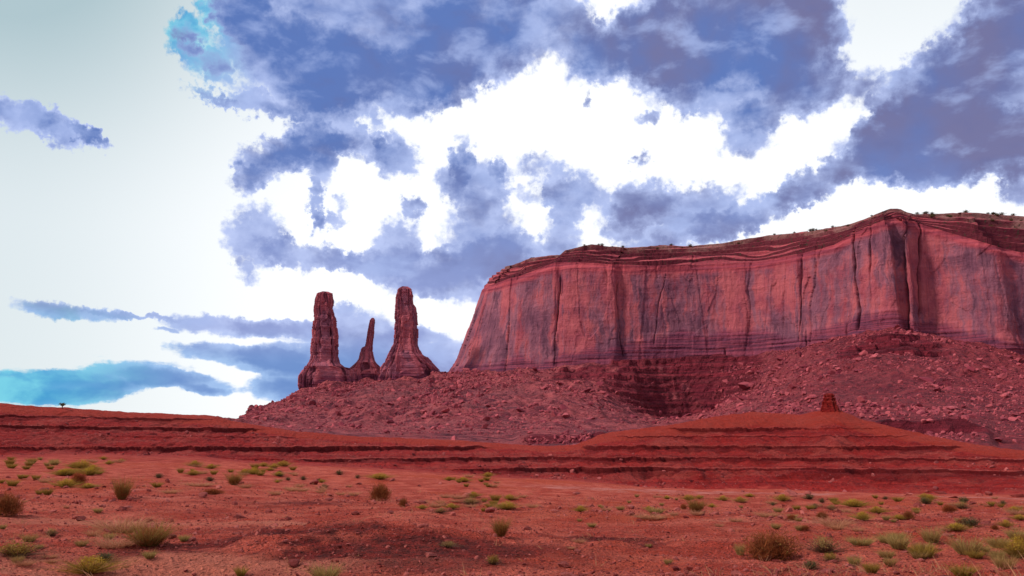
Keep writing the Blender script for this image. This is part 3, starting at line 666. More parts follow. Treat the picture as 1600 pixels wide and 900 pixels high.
# the cap starts on the cliff's own last row
j = lambda a, b_: np.concatenate([a[-1:], b_])
capo = mesa_part('caprock', j(rowsX[0], CXr), j(rowsY[0], CYr), j(rowsZ[0], CZr), j(capA[0], one), j(lowA[0], one * 0), j(crA[0], crA[1]), j(slA[0][-1:] * 0, slA[1]), M_cap, mesa)
# flat summit
t = np.linspace(0, 1, 8)[:, None] ** 1.6
RX = CXr[-1] + (cxm - CXr[-1]) * t; RY = CYr[-1] + (cym - CYr[-1]) * t; RZ = CZr[-1] * (1 - t) + 130 * t - 3 * np.sqrt(t)
mesa_part('summit', RX, RY, RZ, RX * 0 + 1, RX * 0, RX * 0, RX * 0 + 1, M_cap, mesa)

# ------------------------------------------------------------------ the three spires
def loft(name, prof, r, mat, na=260, nz=300, depth=.8, amp=1.0, parent=None, sink=6.0, seed=0, mindepth=2.0, lowh=10.0, unit=1.0):
    p_ = np.array(prof, float)                      # rows (py, left px, right px), top to bottom
    Lp = P(p_[:, 1], p_[:, 0], r); Rp = P(p_[:, 2], p_[:, 0], r)
    z = (Lp[:, 2] + Rp[:, 2]) / 2; c = (Lp + Rp) / 2; hw = np.linalg.norm(Rp[:, :2] - Lp[:, :2], axis=1) / 2
    az0 = math.atan2(c[-1, 0], c[-1, 1]); tdir = np.array([math.cos(az0), -math.sin(az0)]); ndir = np.array([math.sin(az0), math.cos(az0)])
    zz = np.linspace(z[-1] - sink * unit, z[0], nz); o = np.argsort(z)
    X_ = np.interp(zz, z[o], c[o, 0]); Y_ = np.interp(zz, z[o], c[o, 1]); H = np.interp(zz, z[o], hw[o])
    H = np.where(zz < z[-1], hw[-1], H)
    k = np.hanning(5); k /= k.sum()
    th = np.linspace(0, 2 * math.pi, na, endpoint=False)
    TH, ZZ = np.meshgrid(th, zz)
    dd = np.maximum(np.minimum(H * depth, np.median(H) * 1.25), mindepth * unit)[:, None]
    cc_, ss_ = np.cos(TH), np.sin(TH); e = .52           # rounded block rather than an ellipse
    a = np.sign(cc_) * np.abs(cc_) ** e; b = np.sign(ss_) * np.abs(ss_) ** e
    u = TH / (2 * math.pi) * 9
    wrap = sstep(0, .5, u / 9) * sstep(1, .5, u / 9)
    su = np.cos(TH) * 2.2; sv = np.sin(TH) * 2.2
    n = fbm(su * 1.2, sv * 1.2, ZZ / (22 * unit), 5, .6, 300 + seed) * 1.6
    n += fbm(su * 2.6, sv * 2.6, ZZ / (60 * unit), 4, .55, 310 + seed, True) * 1.9
    n += fbm(su * 1.1 + 9, sv * 1.1, ZZ / (90 * unit), 3, .6, 315 + seed, True) * 2.6 * sstep(zz[0] + 50 * unit, zz[0] + 12 * unit, zz)[:, None]
    blk = hash3(np.floor(su * 1.4 + 5 + .4 * vnoise(ZZ / (9 * unit), 0, 0, 3)), np.floor(sv * 1.4 + 5), np.floor(ZZ / (13 * unit) + 1.5 * vnoise(su, sv, 0, 5)), 320 + seed) - .5
    blk2 = hash3(np.floor(su * 2.6 + 5 + .5 * vnoise(ZZ / (6 * unit), su, 0, 3)), np.floor(sv * 2.6 + 5), np.floor(ZZ / (6.5 * unit) + 1.5 * vnoise(su * 1.5, sv * 1.5, 0, 6)), 330 + seed) - .5
    n += blk * 2.0 + blk2 * 1.3 - np.exp(-(((ZZ / (6.5 * unit)) % 1 - .5) / .07) ** 2) * .3 * (vnoise(su, sv, np.floor(ZZ / (6.5 * unit)), 7) > 0)
    n = n * amp * unit * np.minimum(1, H / (6 * unit))[:, None]
    n -= n.max(axis=1, keepdims=True) * .6
    rx = H[:, None] + n; ry = dd + n
    top = sstep(zz[-1], zz[-1] - 2.5 * unit, zz)[:, None] * .35 + .65
    rx *= top; ry *= top
    X = X_[:, None] + tdir[0] * a * rx + ndir[0] * b * ry; Y = Y_[:, None] + tdir[1] * a * rx + ndir[1] * b * ry
    ZZ = ZZ + .5 * unit * vnoise(su * 2, sv * 2, 0, 9) * sstep(zz[-1] - 4 * unit, zz[-1], zz)[:, None]
    # close the top
    cx_, cy_ = X[-1].mean(), Y[-1].mean()
    tt = np.array([.7, .4, .1, .0])[:, None]
    X2 = cx_ + (X[-1] - cx_) * tt; Y2 = cy_ + (Y[-1] - cy_) * tt; Z2 = ZZ[-1] + (ZZ[-1].max() + .4 * unit - ZZ[-1]) * (1 - tt) 
    Xa, Ya, Za = np.concatenate([X, X2]), np.concatenate([Y, Y2]), np.concatenate([ZZ, Z2])
    terz = z_at(X, Y) if unit == 1.0 else X * 0 + z[-1]
    low = 1 - sstep(lowh * .4, lowh, ZZ - terz + 3 * vnoise(su * 3, sv * 3, 0, 11)); low = np.concatenate([low, X2 * 0])
    crk = np.clip(-n / (2.2 * amp * unit) - .45, 0, 1); crk = np.concatenate([crk, X2 * 0]); slb = np.concatenate([blk + .5, X2 * 0 + .5])
    V = np.stack([Xa, Ya, Za], -1).reshape(-1, 3)
    perim = (np.concatenate([TH, np.repeat(TH[-1:], 4, 0)]) / (2 * math.pi)); perim = np.abs(perim - .25 - (perim > .75) * 1.0 + (perim < -.25)) 
    uvs = np.stack([perim * 1.6 + seed * 3.1, Za / (100 * unit)], -1).reshape(-1, 2)
    return mesh_np(name, V, grid_faces(Xa.shape[0], na, True), mat, parent, uv=uvs, attrs={'low': low, 'cap': low * 0, 'crack': crk, 'slab': slb, 'red': low * 0, 'ledge': crk, 'lip': low * 0, 'dust': low * 0})
S1 = [(456.5,500,516),(459,496,520),(466,493,521),(475,492,521),(482,491,520),(492,491,523),(498,490,525.5),(512,488,526),(526,487,528),(544,485.5,528.5),(562,484.5,529),(568,481,530),(574,475,538),(577,473,552),(582,471,557),(589,467,559),(600,466,560),(612,467,558)]
S2 = [(497.5,579,586),(500,578,586.5),(513,575,585),(529,572.5,583.5),(541,570.5,582),(543,566,582),(548,564,582),(560,562,585),(564,559,586),(568,555,589),(573,550,594),(577,545,600),(590,541,606),(602,538,610)]
S3 = [(448.5,625,640),(453,620.5,644),(464,619,645),(476,618.5,646),(482,618,650.5),(496,617.5,652),(510,617,653.5),(538,616,653),(545,612,656),(554,607,661),(560,603.5,669),(566,601,674),(572,598,680),(577,594,685),(579,593,687),(590,590,690),(602,586,692)]
tag(loft('rock_spire', S1, 990, M_spire, seed=1, depth=.85), 'broad blocky rock spire, leftmost of the three towers left of the mesa', 'rock spire')
tag(loft('rock_spire', S2, 988, M_spire, seed=2, depth=.8, amp=.8, mindepth=2.5), 'thin leaning needle of rock, shortest and middle of the three towers', 'rock spire')
tag(loft('rock_spire', S3, 985, M_spire, seed=3, depth=.75), 'tall rounded rock spire on a flared base, tower nearest the mesa', 'rock spire')
PIN = [(615,1288,1303),(618,1287,1304),(621,1288,1303),(622,1286,1306),(626,1287,1305),(628,1284,1307),(633,1285,1307),(634,1284,1308),(640,1282,1311),(648,1276,1317)]
tag(loft('rock_pinnacle', PIN, 213, M_ledge, na=120, nz=90, seed=4, depth=.8, amp=.8, unit=.12, lowh=1), 'small squat red rock pinnacle on the crest of the banded red hill', 'rock pinnacle')

# ------------------------------------------------------------------ rocks
def ico(sub):
    t = (1 + 5 ** .5) / 2
    V = [(-1,t,0),(1,t,0),(-1,-t,0),(1,-t,0),(0,-1,t),(0,1,t),(0,-1,-t),(0,1,-t),(t,0,-1),(t,0,1),(-t,0,-1),(-t,0,1)]
    Fc = [(0,11,5),(0,5,1),(0,1,7),(0,7,10),(0,10,11),(1,5,9),(5,11,4),(11,10,2),(10,7,6),(7,1,8),(3,9,4),(3,4,2),(3,2,6),(3,6,8),(3,8,9),(4,9,5),(2,4,11),(6,2,10),(8,6,7),(9,8,1)]
    V = [np.array(v) / np.linalg.norm(v) for v in V]
    for _ in range(sub):
        c = {}; N = []
        def mid(a, b):
            k = (min(a, b), max(a, b))
            if k not in c: m = V[a] + V[b]; V.append(m / np.linalg.norm(m)); c[k] = len(V) - 1
            return c[k]
        for a, b, d in Fc:
            ab, bd, da = mid(a, b), mid(b, d), mid(d, a); N += [(a, ab, da), (b, bd, ab), (d, da, bd), (ab, bd, da)]
        Fc = N
    return np.array(V), np.array(Fc)
ICO = {k: ico(k) for k in (1, 2, 3)}
def rock_shape(rg, sub, cuts=11):
    """an angular broken block: a ball cut by random planes, longer than high"""
    V, Fc = ICO[sub]; V = V * 1.25
    for _ in range(cuts):
        n = rg.normal(size=3); n /= np.linalg.norm(n); d = rg.uniform(.5, .85)
        k = V @ n; V = V - np.maximum(k - d, 0)[:, None] * n[None, :]
    V = V * np.array([rg.uniform(.8, 1.25), rg.uniform(.6, 1.0), rg.uniform(.45, .8)]); V = V + rg.normal(size=V.shape) * .012
    return V, Fc
def m_rock(name, a, b_, d):
    m, T, b = material(name); p = objco(T)
    rnd = T.n.new('ShaderNodeObjectInfo').outputs['Random']; tone = T.math('FRACT', T.math('ADD', attr(T, 'tone'), rnd))
    c = T.mix(tone, a, b_); c = T.mix(T.ss(T.noise(p, 2.0, 5, .7), .48, .66, 0, .6), c, d); T.l.new(c, b.inputs['Base Color'])
    bump(T, b, T.noise(p, 3, 6, .7), .15, .7); return m
M_boulder = m_rock('fallen_sandstone', lin(124, 44, 56), lin(182, 84, 88), lin(88, 36, 50))
M_stone = m_rock('surface_stone', lin(116, 42, 38), lin(178, 92, 82), lin(88, 32, 30))
def rot_rand(rg, n, tilt=.5):
    a = rg.uniform(0, 2 * np.pi, n); t = rg.normal(0, tilt, n); u = rg.normal(0, tilt, n)
    ca, sa, ct, st, cu, su = np.cos(a), np.sin(a), np.cos(t), np.sin(t), np.cos(u), np.sin(u)
    Rz = np.zeros((n, 3, 3)); Rz[:, 0, 0] = ca; Rz[:, 0, 1] = -sa; Rz[:, 1, 0] = sa; Rz[:, 1, 1] = ca; Rz[:, 2, 2] = 1
    Rx = np.zeros((n, 3, 3)); Rx[:, 0, 0] = 1; Rx[:, 1, 1] = ct; Rx[:, 1, 2] = -st; Rx[:, 2, 1] = st; Rx[:, 2, 2] = ct
    Ry = np.zeros((n, 3, 3)); Ry[:, 1, 1] = 1; Ry[:, 0, 0] = cu; Ry[:, 0, 2] = su; Ry[:, 2, 0] = -su; Ry[:, 2, 2] = cu
    return Rz @ Rx @ Ry
def rubble(name, x, y, z, size, mat, label, sub=1, seed=1, nproto=14):
    rg = np.random.default_rng(seed); protos = [rock_shape(rg, sub) for _ in range(nproto)]
    n = len(x); k = rg.integers(0, nproto, n); Rm = rot_rand(rg, n)
    Vall, Fall, tone, off = [], [], [], 0
    for i in range(nproto):
        sel = np.where(k == i)[0]
        if not len(sel): continue
        V, Fc = protos[i]
        W = np.einsum('nij,vj->nvi', Rm[sel], V) * size[sel][:, None, None] * .5
        W = W + np.stack([x[sel], y[sel], z[sel] + size[sel] * .10], -1)[:, None, :]
        Vall.append(W.reshape(-1, 3)); m = len(V)
        Fall.append((Fc[None] + (np.arange(len(sel)) * m)[:, None, None]).reshape(-1, 3) + off); off += m * len(sel)
        tone.append(np.repeat(rg.random(len(sel)), m))
    o = mesh_np(name, np.concatenate(Vall), np.concatenate(Fall), mat, smooth=False, attrs={'tone': np.concatenate(tone)})
    return tag(o, label, None, None, 'stuff')

rg = np.random.default_rng(5)
def photo_row(x, y, z):
    c, s_ = math.cos(PITCH), math.sin(PITCH); zz = z - CAMZ
    dep = y * c + zz * s_; up = -y * s_ + zz * c
    return 800 + F * x / dep, 450 - F * up / dep
# candidate boulders all over the rubble slopes
N = 75000
a_ = rg.uniform(AZ(380, 640), AZ(1640, 640), N); rr_ = np.sqrt(rg.uniform(300 ** 2, 1000 ** 2, N))
ci_ = np.clip(np.searchsorted(AZS, a_), 0, NC - 1)
x_, y_ = rr_ * np.sin(a_), rr_ * np.cos(a_); zt_, _, _, red_ = terrain_z(ci_, rr_)
base15 = np.interp(a_, AZS, Rk[15])
dens_ = sstep(-.35, .5, fbm(x_ / 55, y_ / 55, 0, 4, .6, 401)) * (rr_ < base15 - 6) * (1 - .93 * red_) * np.clip(rr_ / 800, .25, 1)
pxs, pys = photo_row(x_, y_, zt_)
dens_ *= np.where(pys < 700, 1, .3)
dens_ = np.where((pxs > 1110) & (pxs < 1300) & (pys > 570), np.maximum(dens_, .7), dens_)
dens_ = np.where((pxs > 1430) & (pys > 590) & (rr_ < 560), np.maximum(dens_, .9), dens_)
keep = rg.random(N) < dens_ * .75
x_, y_, zt_, rr_, pxs, pys, red_ = [q1[keep] for q1 in (x_, y_, zt_, rr_, pxs, pys, red_)]
sz = np.minimum(1.15 * (1 - rg.random(len(x_))) ** (-1 / 2.5), 8) * np.clip(rr_ / 800, .4, 1.05)
# heaps of broken rock under the short ledges
hx, hy, hz, hs = [], [], [], []
for (cx, cy, wx, wy, n, s0) in [(884,687,16,9,60,1.0),(915,687,12,9,50,1.0),(845,690,30,6,40,.7),(1460,684,90,9,150,.8),(1235,640,40,14,90,1.0),(1340,640,50,12,120,1.0),(1420,645,60,12,80,1.0)]:
    for _ in range(n):
        g = ground_at(cx + rg.normal() * wx * .5, cy + rg.normal() * wy * .5, 9, 16)
        if g: hx.append(g[0]); hy.append(g[1]); hz.append(g[2]); hs.append(s0 * rg.uniform(.7, 2.2) * (g[3] / 300))
x_ = np.concatenate([x_, hx]); y_ = np.concatenate([y_, hy]); zt_ = np.concatenate([zt_, hz]); sz = np.concatenate([sz, hs]); rr_ = np.hypot(x_, y_)
pxs, pys = photo_row(x_, y_, zt_)
for (px, py, s) in [(1166,607,15),(1176,600,8),(872,600,7),(771,641,6),(884,652,9),(868,650,9),(899,600,7),(1020,520+80,5),(1450,598,10),(1485,640,9),(1515,560+20,8),(1452,660,6),(1560,690,7),(838,633,6),(718,636,5),(1545,580,8),(925,611,6)]:
    g = ground_at(px, py, 10, 16)
    if g: x_ = np.append(x_, g[0]); y_ = np.append(y_, g[1]); zt_ = np.append(zt_, g[2]); sz = np.append(sz, s * min(1, g[3] / 700)); rr_ = np.append(rr_, g[3]); pxs = np.append(pxs, px); pys = np.append(pys, py)
order = np.argsort(-(sz / rr_)); inview = (pxs > 0) & (pxs < 1600); big = [i for i in order if inview[i]][:300]; isbig = np.zeros(len(sz), bool); isbig[big] = True
rubble('rubble', x_[~isbig], y_[~isbig], zt_[~isbig], sz[~isbig], M_boulder, 'broken sandstone rubble strewn over the slopes below the cliffs', 1, 21)
protoB = []
for i in range(12):
    V, Fc = rock_shape(rg, 2, 12)
    me = mesh_np('boulder', V * .5, Fc, M_boulder, smooth=False); protoB.append(me)
def zone(px, py, r):
    if r < 320: return 'heaped under the rock ledge ' + ('left of the banded hill' if px < 1100 else 'right of the pinnacle')
    if px < 470: return 'on the slope left of the leftmost spire'
    if px < 560: return 'on the slope below the leftmost spire'
    if px < 605: return 'on the slope below the thin middle spire'
    if px < 700: return 'on the slope below the spire nearest the mesa'
    if px < 850: return 'below the mesa\'s left end' + (', near the cliff' if py < 625 else ', low on the fan')
    if px < 1030: return 'on the rubble fan left of the dark alcove' + (', near the cliff' if py < 625 else ', near the fan\'s foot')
    if px < 1130: return 'inside the dark red alcove below the mesa'
    if px < 1290: return 'on the pale rubble right of the alcove' + (', near the cliff foot' if py < 590 else ', just above the banded hill')
    if px < 1420: return 'on the rubble cone behind the rock pinnacle'
    return 'on the rubble cone right of the pinnacle' + (', upper slope' if py < 610 else ', lower slope')
used = set()
for q1, i in enumerate(big):
    src = protoB[q1 % 12]; o = src if q1 < 12 else src.copy()
    if q1 >= 12: col.objects.link(o)
    s = float(sz[i]); o.location = (x_[i], y_[i], zt_[i] + s * .13); o.scale = (s, s, s)
    o.rotation_euler = (rg.normal() * .4, rg.normal() * .4, rg.uniform(0, 6.28))
    kind = 'huge' if s > 9 else ('large' if s > 6 else ('medium' if s > 3.5 else 'small'))
    tag(o, f'{kind} boulder {zone(pxs[i], pys[i], rr_[i])}', 'boulder', 'boulders fallen from the cliffs')

# ------------------------------------------------------------------ stones and gravel of the near desert floor
N = 26000
a_ = rg.uniform(AZ(-20, 800), AZ(1620, 800), N); rr_ = 9.5 * (70 / 9.5) ** (rg.random(N) ** 1.25)
ci_ = np.clip(np.searchsorted(AZS, a_), 0, NC - 1); x_, y_ = rr_ * np.sin(a_), rr_ * np.cos(a_); zt_ = terrain_z(ci_, rr_)[0]
dn = sstep(-.5, .5, fbm(x_ / 3.5, y_ / 2.5, 0, 4, .6, 411)); kp = rg.random(N) < .15 + .85 * dn
x_, y_, zt_, rr_ = x_[kp], y_[kp], zt_[kp], rr_[kp]
cl_ = .4 * np.exp(-(((x_ + 2.6) / 3) ** 2 + ((y_ - 13) / 2) ** 2)) - .9 * np.exp(-(((x_ - WC[0]) / 1.3) ** 2 + ((y_ - WC[1]) / .9) ** 2))
sz = np.minimum(.02 * (1 - rg.random(len(x_))) ** (-1 / 2.5), .2) * np.clip(rr_ / 16, .9, 2.2) * (1 + cl_)
px_, py_ = photo_row(x_, y_, zt_)
order = np.argsort(-sz / rr_)[:110]; isb = np.zeros(len(sz), bool); isb[order] = True
rubble('gravel', x_[~isb], y_[~isb], zt_[~isb], sz[~isb], M_stone, 'loose reddish gravel and clods scattered on the desert floor', 1, 22)
protoS = [mesh_np('stone', rock_shape(rg, 2, 12)[0] * .5 * np.array([1, 1, .75]), ICO[2][1], M_stone, smooth=False) for _ in range(8)]
stones = [(x_[i], y_[i], zt_[i], sz[i], px_[i], py_[i]) for i in order]
for (px, py, s) in [(490,757,.9),(728,777,.7),(900,772,.8),(1240,772,1.0),(612,752,.8),(688,756,.7),(655,760,.5),(560,757,.6),(765,801,.35),(1235,775,1.2),(1215,771,.9),(1160,769,.7),(1470,772,1.6),(1450,770,1.3),(1590,777,1.3),(1420,774,.9),(1545,774,1.2),(1262,773,1.1),(1490,778,.8),(1530,775,1.1)]:
    g = ground_at(px, py, 0, 8)
    if g: stones.append((g[0], g[1], g[2], s, px, py))
def near_zone(px, py):
    row = 'far out near the red ledges' if py < 765 else ('in the middle distance' if py < 812 else ('on the near ground' if py < 858 else 'at the bottom edge of the view'))
    side_ = 'left of the brown tumbleweed' if px < 330 else ('just left of the tumbleweed' if px < 540 else ('near the big brown bush' if px < 700 else ('below the mesa\'s left end' if px < 1000 else ('left of the large brown bush' if px < 1180 else 'among the grass tufts on the right'))))
    return side_, row
for q1, (x, y, z, s, px, py) in enumerate(stones):
    src = protoS[q1 % 8]; o = src if q1 < 8 else src.copy()
    if q1 >= 8: col.objects.link(o)
    s = float(s); o.location = (x, y, z + s * .08); o.scale = (s, s, s * .9); o.rotation_euler = (rg.normal() * .2, rg.normal() * .2, rg.uniform(0, 6.28))
    a, b_ = near_zone(px, py); tag(o, f'{"slab" if s > .5 else "stone"} {b_}, {a}', 'stone', 'stones lying on the desert floor')

# fallen pieces of the thin beds on the slopes of the red hills
N = 5200
a_ = rg.uniform(AZ(-20, 700), AZ(1620, 700), N); ci_ = np.clip(np.searchsorted(AZS, a_), 0, NC - 1)
rr_ = Rk[KF][ci_] + (Rk[KC][ci_] - Rk[KF][ci_]) * rg.uniform(-.15, .80, N); x_, y_ = rr_ * np.sin(a_), rr_ * np.cos(a_); zt_, lg_, lp_, _ = terrain_z(ci_, rr_)
kp = rg.random(N) < .08 + .92 * sstep(.0, .5, fbm(x_ / 7, y_ / 9, 0, 3, .6, 421)); x_, y_, zt_ = x_[kp], y_[kp], zt_[kp]
rubble('debris', x_, y_, zt_, np.minimum(.16 * (1 - rg.random(len(x_))) ** (-1 / 2.3), 1.1), m_rock('ledge_stone', lin(96, 26, 30), lin(184, 92, 86), lin(70, 18, 24)), 'broken bits of the thin rock beds lying on the red hills', 1, 23)

# ------------------------------------------------------------------ desert plants
def m_leaf(name, a, b_, c3, trans=.25):
    m, T, b = material(name, .8, .1); rnd = T.n.new('ShaderNodeObjectInfo').outputs['Random']; t = attr(T, 'tone')
    c = T.mix(t, a, b_); c = T.mix(T.math('MULTIPLY', rnd, .35), c, c3); T.l.new(c, b.inputs['Base Color'])
    tr = T.n.new('ShaderNodeBsdfTranslucent'); T.l.new(c, tr.inputs[0]); mx = T.n.new('ShaderNodeMixShader'); mx.inputs[0].default_value = trans
    o = T.n['Material Output']; T.l.new(b.outputs[0], mx.inputs[1]); T.l.new(tr.outputs[0], mx.inputs[2]); T.l.new(mx.outputs[0], o.inputs[0]); return m
L = {
 'brown': m_leaf('dry_brown_twigs', lin(92, 40, 26), lin(176, 88, 48), lin(120, 80, 44)),
 'olive': m_leaf('olive_twigs', lin(98, 74, 36), lin(168, 130, 66), lin(120, 70, 40)),
 'grass': m_leaf('green_grey_grass', lin(112, 90, 52), lin(190, 156, 92), lin(156, 100, 64), .35),
 'green': m_leaf('green_leaves', lin(104, 80, 34), lin(176, 140, 60), lin(136, 88, 48), .3),
 'dark': m_leaf('dark_green_leaves', lin(58, 60, 38), lin(118, 104, 64), lin(80, 60, 44)),
 'straw': m_leaf('pale_straw', lin(160, 96, 70), lin(208, 150, 108), lin(176, 110, 90), .35),
 'yellow': m_leaf('yellow_flowers', lin(160, 122, 32), lin(206, 168, 62), lin(160, 112, 50), .3),
 'stem': m_leaf('woody_stems', lin(84, 56, 44), lin(120, 84, 60), lin(90, 60, 44), .0),
}
def blades(rg, n, H, W, wid, spread=1.0, segs=3, droop=.3, base=.18, up=.0, curl=.2):
    """thin tapering curved blades rising from a small base; radius W, height H"""
    V, Fc, tone = [], [], []
    for i in range(n):
        a = rg.uniform(0, 6.283); k = rg.random() ** .6 * spread
        p0 = np.array([math.cos(a), math.sin(a), 0]) * W * base * rg.random() ** .5
        tilt = k * (1.35 - up); ln = H * rg.uniform(.55, 1.05) / max(math.cos(tilt * .8), .45)
        d = np.array([math.cos(a) * math.sin(tilt) * W / H, math.sin(a) * math.sin(tilt) * W / H, math.cos(tilt)]); d = d / max(np.linalg.norm(d), .7)
        sd = np.cross(d, rg.normal(size=3)); sd /= np.linalg.norm(sd); bend = rg.normal(size=3) * curl; t = rg.random(); nb = len(V)
        for q1 in range(segs + 1):
            f = q1 / segs; c = p0 + d * ln * f + (bend * f * f - np.array([0, 0, droop]) * f * f) * ln * .5; c[2] = max(c[2], .01)
            w_ = wid * (1 - f) * .5 + wid * .08
            V += [c - sd * w_, c + sd * w_]; tone += [np.clip(t * .7 + f * .3, 0, 1)] * 2
        Fc += [(nb + 2 * q1, nb + 2 * q1 + 1, nb + 2 * q1 + 3, nb + 2 * q1 + 2) for q1 in range(segs)]
    return np.array(V), np.array(Fc), np.array(tone)
def tips(rg, n, H, W, size, lo=.45):
    """small leaf or flower faces spread through the outer part of a low dome"""
    V, Fc, tone = [], [], []
    cl = [(rg.uniform(0, 6.283), rg.random() ** .6 * .9) for _ in range(10)]
    for i in range(n):
        if rg.random() < .7: a, k = cl[rg.integers(10)]; a += rg.normal() * .35; k = np.clip(k + rg.normal() * .16, 0, 1)
        else: a, k = rg.uniform(0, 6.283), rg.random() ** .6
        f = rg.uniform(lo, 1.0) * rg.uniform(.85, 1.08)
        c = np.array([math.cos(a) * k * W * f, math.sin(a) * k * W * f, H * f * math.sqrt(max(1 - k * k * .8, .05))])
        u = rg.normal(size=3); u /= np.linalg.norm(u); w_ = np.cross(u, rg.normal(size=3)); w_ /= np.linalg.norm(w_); s = size * rg.uniform(.5, 1.2); nb = len(V)
        V += [c - u * s, c - w_ * s * .5, c + u * s, c + w_ * s * .5]; Fc.append((nb, nb + 1, nb + 2, nb + 3)); tone += [np.clip(rg.random() * .6 + f * .35, 0, 1)] * 4
    return np.array(V), np.array(Fc), np.array(tone)
def tangle(rg, n, H, W, ln, wid, lo=.3):
    """fine twigs filling a dome, each pointing roughly outward, thinner towards the ragged rim"""
    V, Fc, tone = [], [], []
    for i in range(n):
        a, k = rg.uniform(0, 6.283), math.sqrt(rg.random()); f = rg.uniform(lo, 1.0) ** .6 * (1 + .12 * math.sin(3 * a + n) + .08 * math.sin(7 * a)) * rg.uniform(.85, 1.1)
        zc = math.sqrt(max(1 - k * k, .0)); c = np.array([math.cos(a) * k * W * f, math.sin(a) * k * W * f, H * (.06 + .94 * zc) * f])
        d = np.array([math.cos(a) * k * .8, math.sin(a) * k * .8, zc * .9 + .35]) + rg.normal(size=3) * .42; d /= np.linalg.norm(d)
        s_ = np.cross(d, rg.normal(size=3)); s_ /= np.linalg.norm(s_); l = ln * rg.uniform(.5, 1.3); nb = len(V)
        b0 = c - d * l; b0[2] = max(b0[2], .0); V += [b0 - s_ * wid, b0 + s_ * wid, c + s_ * wid * .3, c - s_ * wid * .3]; Fc.append((nb, nb + 1, nb + 2, nb + 3)); t = rg.random() * .6 + .4 * f; tone += [t * .7, t * .7, min(t, 1), min(t, 1)]
    return np.array(V), np.array(Fc), np.array(tone)
def plant(kind, seed):
    """unit plant, about 1 m high and 1 m in radius 0.5; parts are children of an Empty"""
    rg = np.random.default_rng(seed); root = empty('desert_shrub' if kind in ('tumble', 'olive', 'leafy', 'greyleaf', 'yellow', 'dark') else 'grass_tuft')
    def part(nm, g, mat): return mesh_np(nm, g[0], g[1], mat, root, smooth=True, attrs={'tone': g[2]})
    if kind == 'tumble': part('twigs', tangle(rg, 2600, .95, .56, .20, .006), L['brown']); part('dry_leaves', tips(rg, 300, .85, .5, .02, .3), L['olive'])
    if kind == 'olive': part('twigs', blades(rg, 420, .98, .5, .012, .85, 3, .1, .3, .35, .25), L['olive']); part('dry_leaves', tangle(rg, 900, .8, .5, .16, .006), L['brown'])
    if kind == 'leafy': part('stems', blades(rg, 220, .8, .55, .015, 1.0, 2, .1), L['stem']); part('leaves', tips(rg, 1300, .95, .55, .035, .4), L['green'])
    if kind == 'greyleaf': part('stems', blades(rg, 260, .85, .55, .015, 1.0, 2, .1), L['stem']); part('leaves', tips(rg, 1000, .95, .55, .03, .4), L['grass'])
    if kind == 'dark': part('stems', blades(rg, 160, .8, .55, .015, 1.0, 2, .1), L['stem']); part('leaves', tips(rg, 900, .95, .55, .045, .35), L['dark'])
    if kind == 'yellow': part('leaves', blades(rg, 420, .85, .55, .022, 1.0, 2, .1), L['green']); part('blossom', tips(rg, 800, .98, .55, .034, .7), L['yellow'])
    if kind == 'grass': part('blades', blades(rg, 420, 1.0, .42, .016, .75, 3, .25, .5, .35, .25), L['grass'])
    if kind == 'green': part('blades', blades(rg, 420, 1.0, .42, .018, .75, 3, .25, .5, .3, .25), L['green'])
    if kind == 'straw': part('blades', blades(rg, 380, .9, .5, .014, .9, 3, .45, .6, .2, .35), L['straw'])
    return root
KINDS = {k: [plant(k, 500 + 7 * i + j_) for j_ in range(2)] for i, k in enumerate(('tumble', 'olive', 'leafy', 'greyleaf', 'dark', 'yellow', 'grass', 'green', 'straw'))}
count = {k: 0 for k in KINDS}
def copy_tree(o):
    c = o.copy(); col.objects.link(c)
    for ch in o.children: d = ch.copy(); col.objects.link(d); d.parent = c
    return c
def put(kind, px, py, wpx, hpx, label, group=None, k0=0, k1=8, cat='shrub'):
    g = ground_at(px, py, k0, k1)
    if not g: return
    i = count[kind]; count[kind] += 1
    src = KINDS[kind][i % 2]; o = src if i < 2 else copy_tree(src)
    if kind in ('grass', 'green', 'straw'): hpx *= .8
    wpx *= .9; hpx *= .9
    wm = wpx * g[3] / F; hm = hpx * g[3] / F
    o.location = (g[0], g[1], g[2] - .01 * hm); o.scale = (wm / 1.02, wm / 1.02 * rg.uniform(.8, 1.1), hm * 1.04); o.rotation_euler = (0, 0, rg.uniform(0, 6.28))
    tag(o, label, cat, group); return o
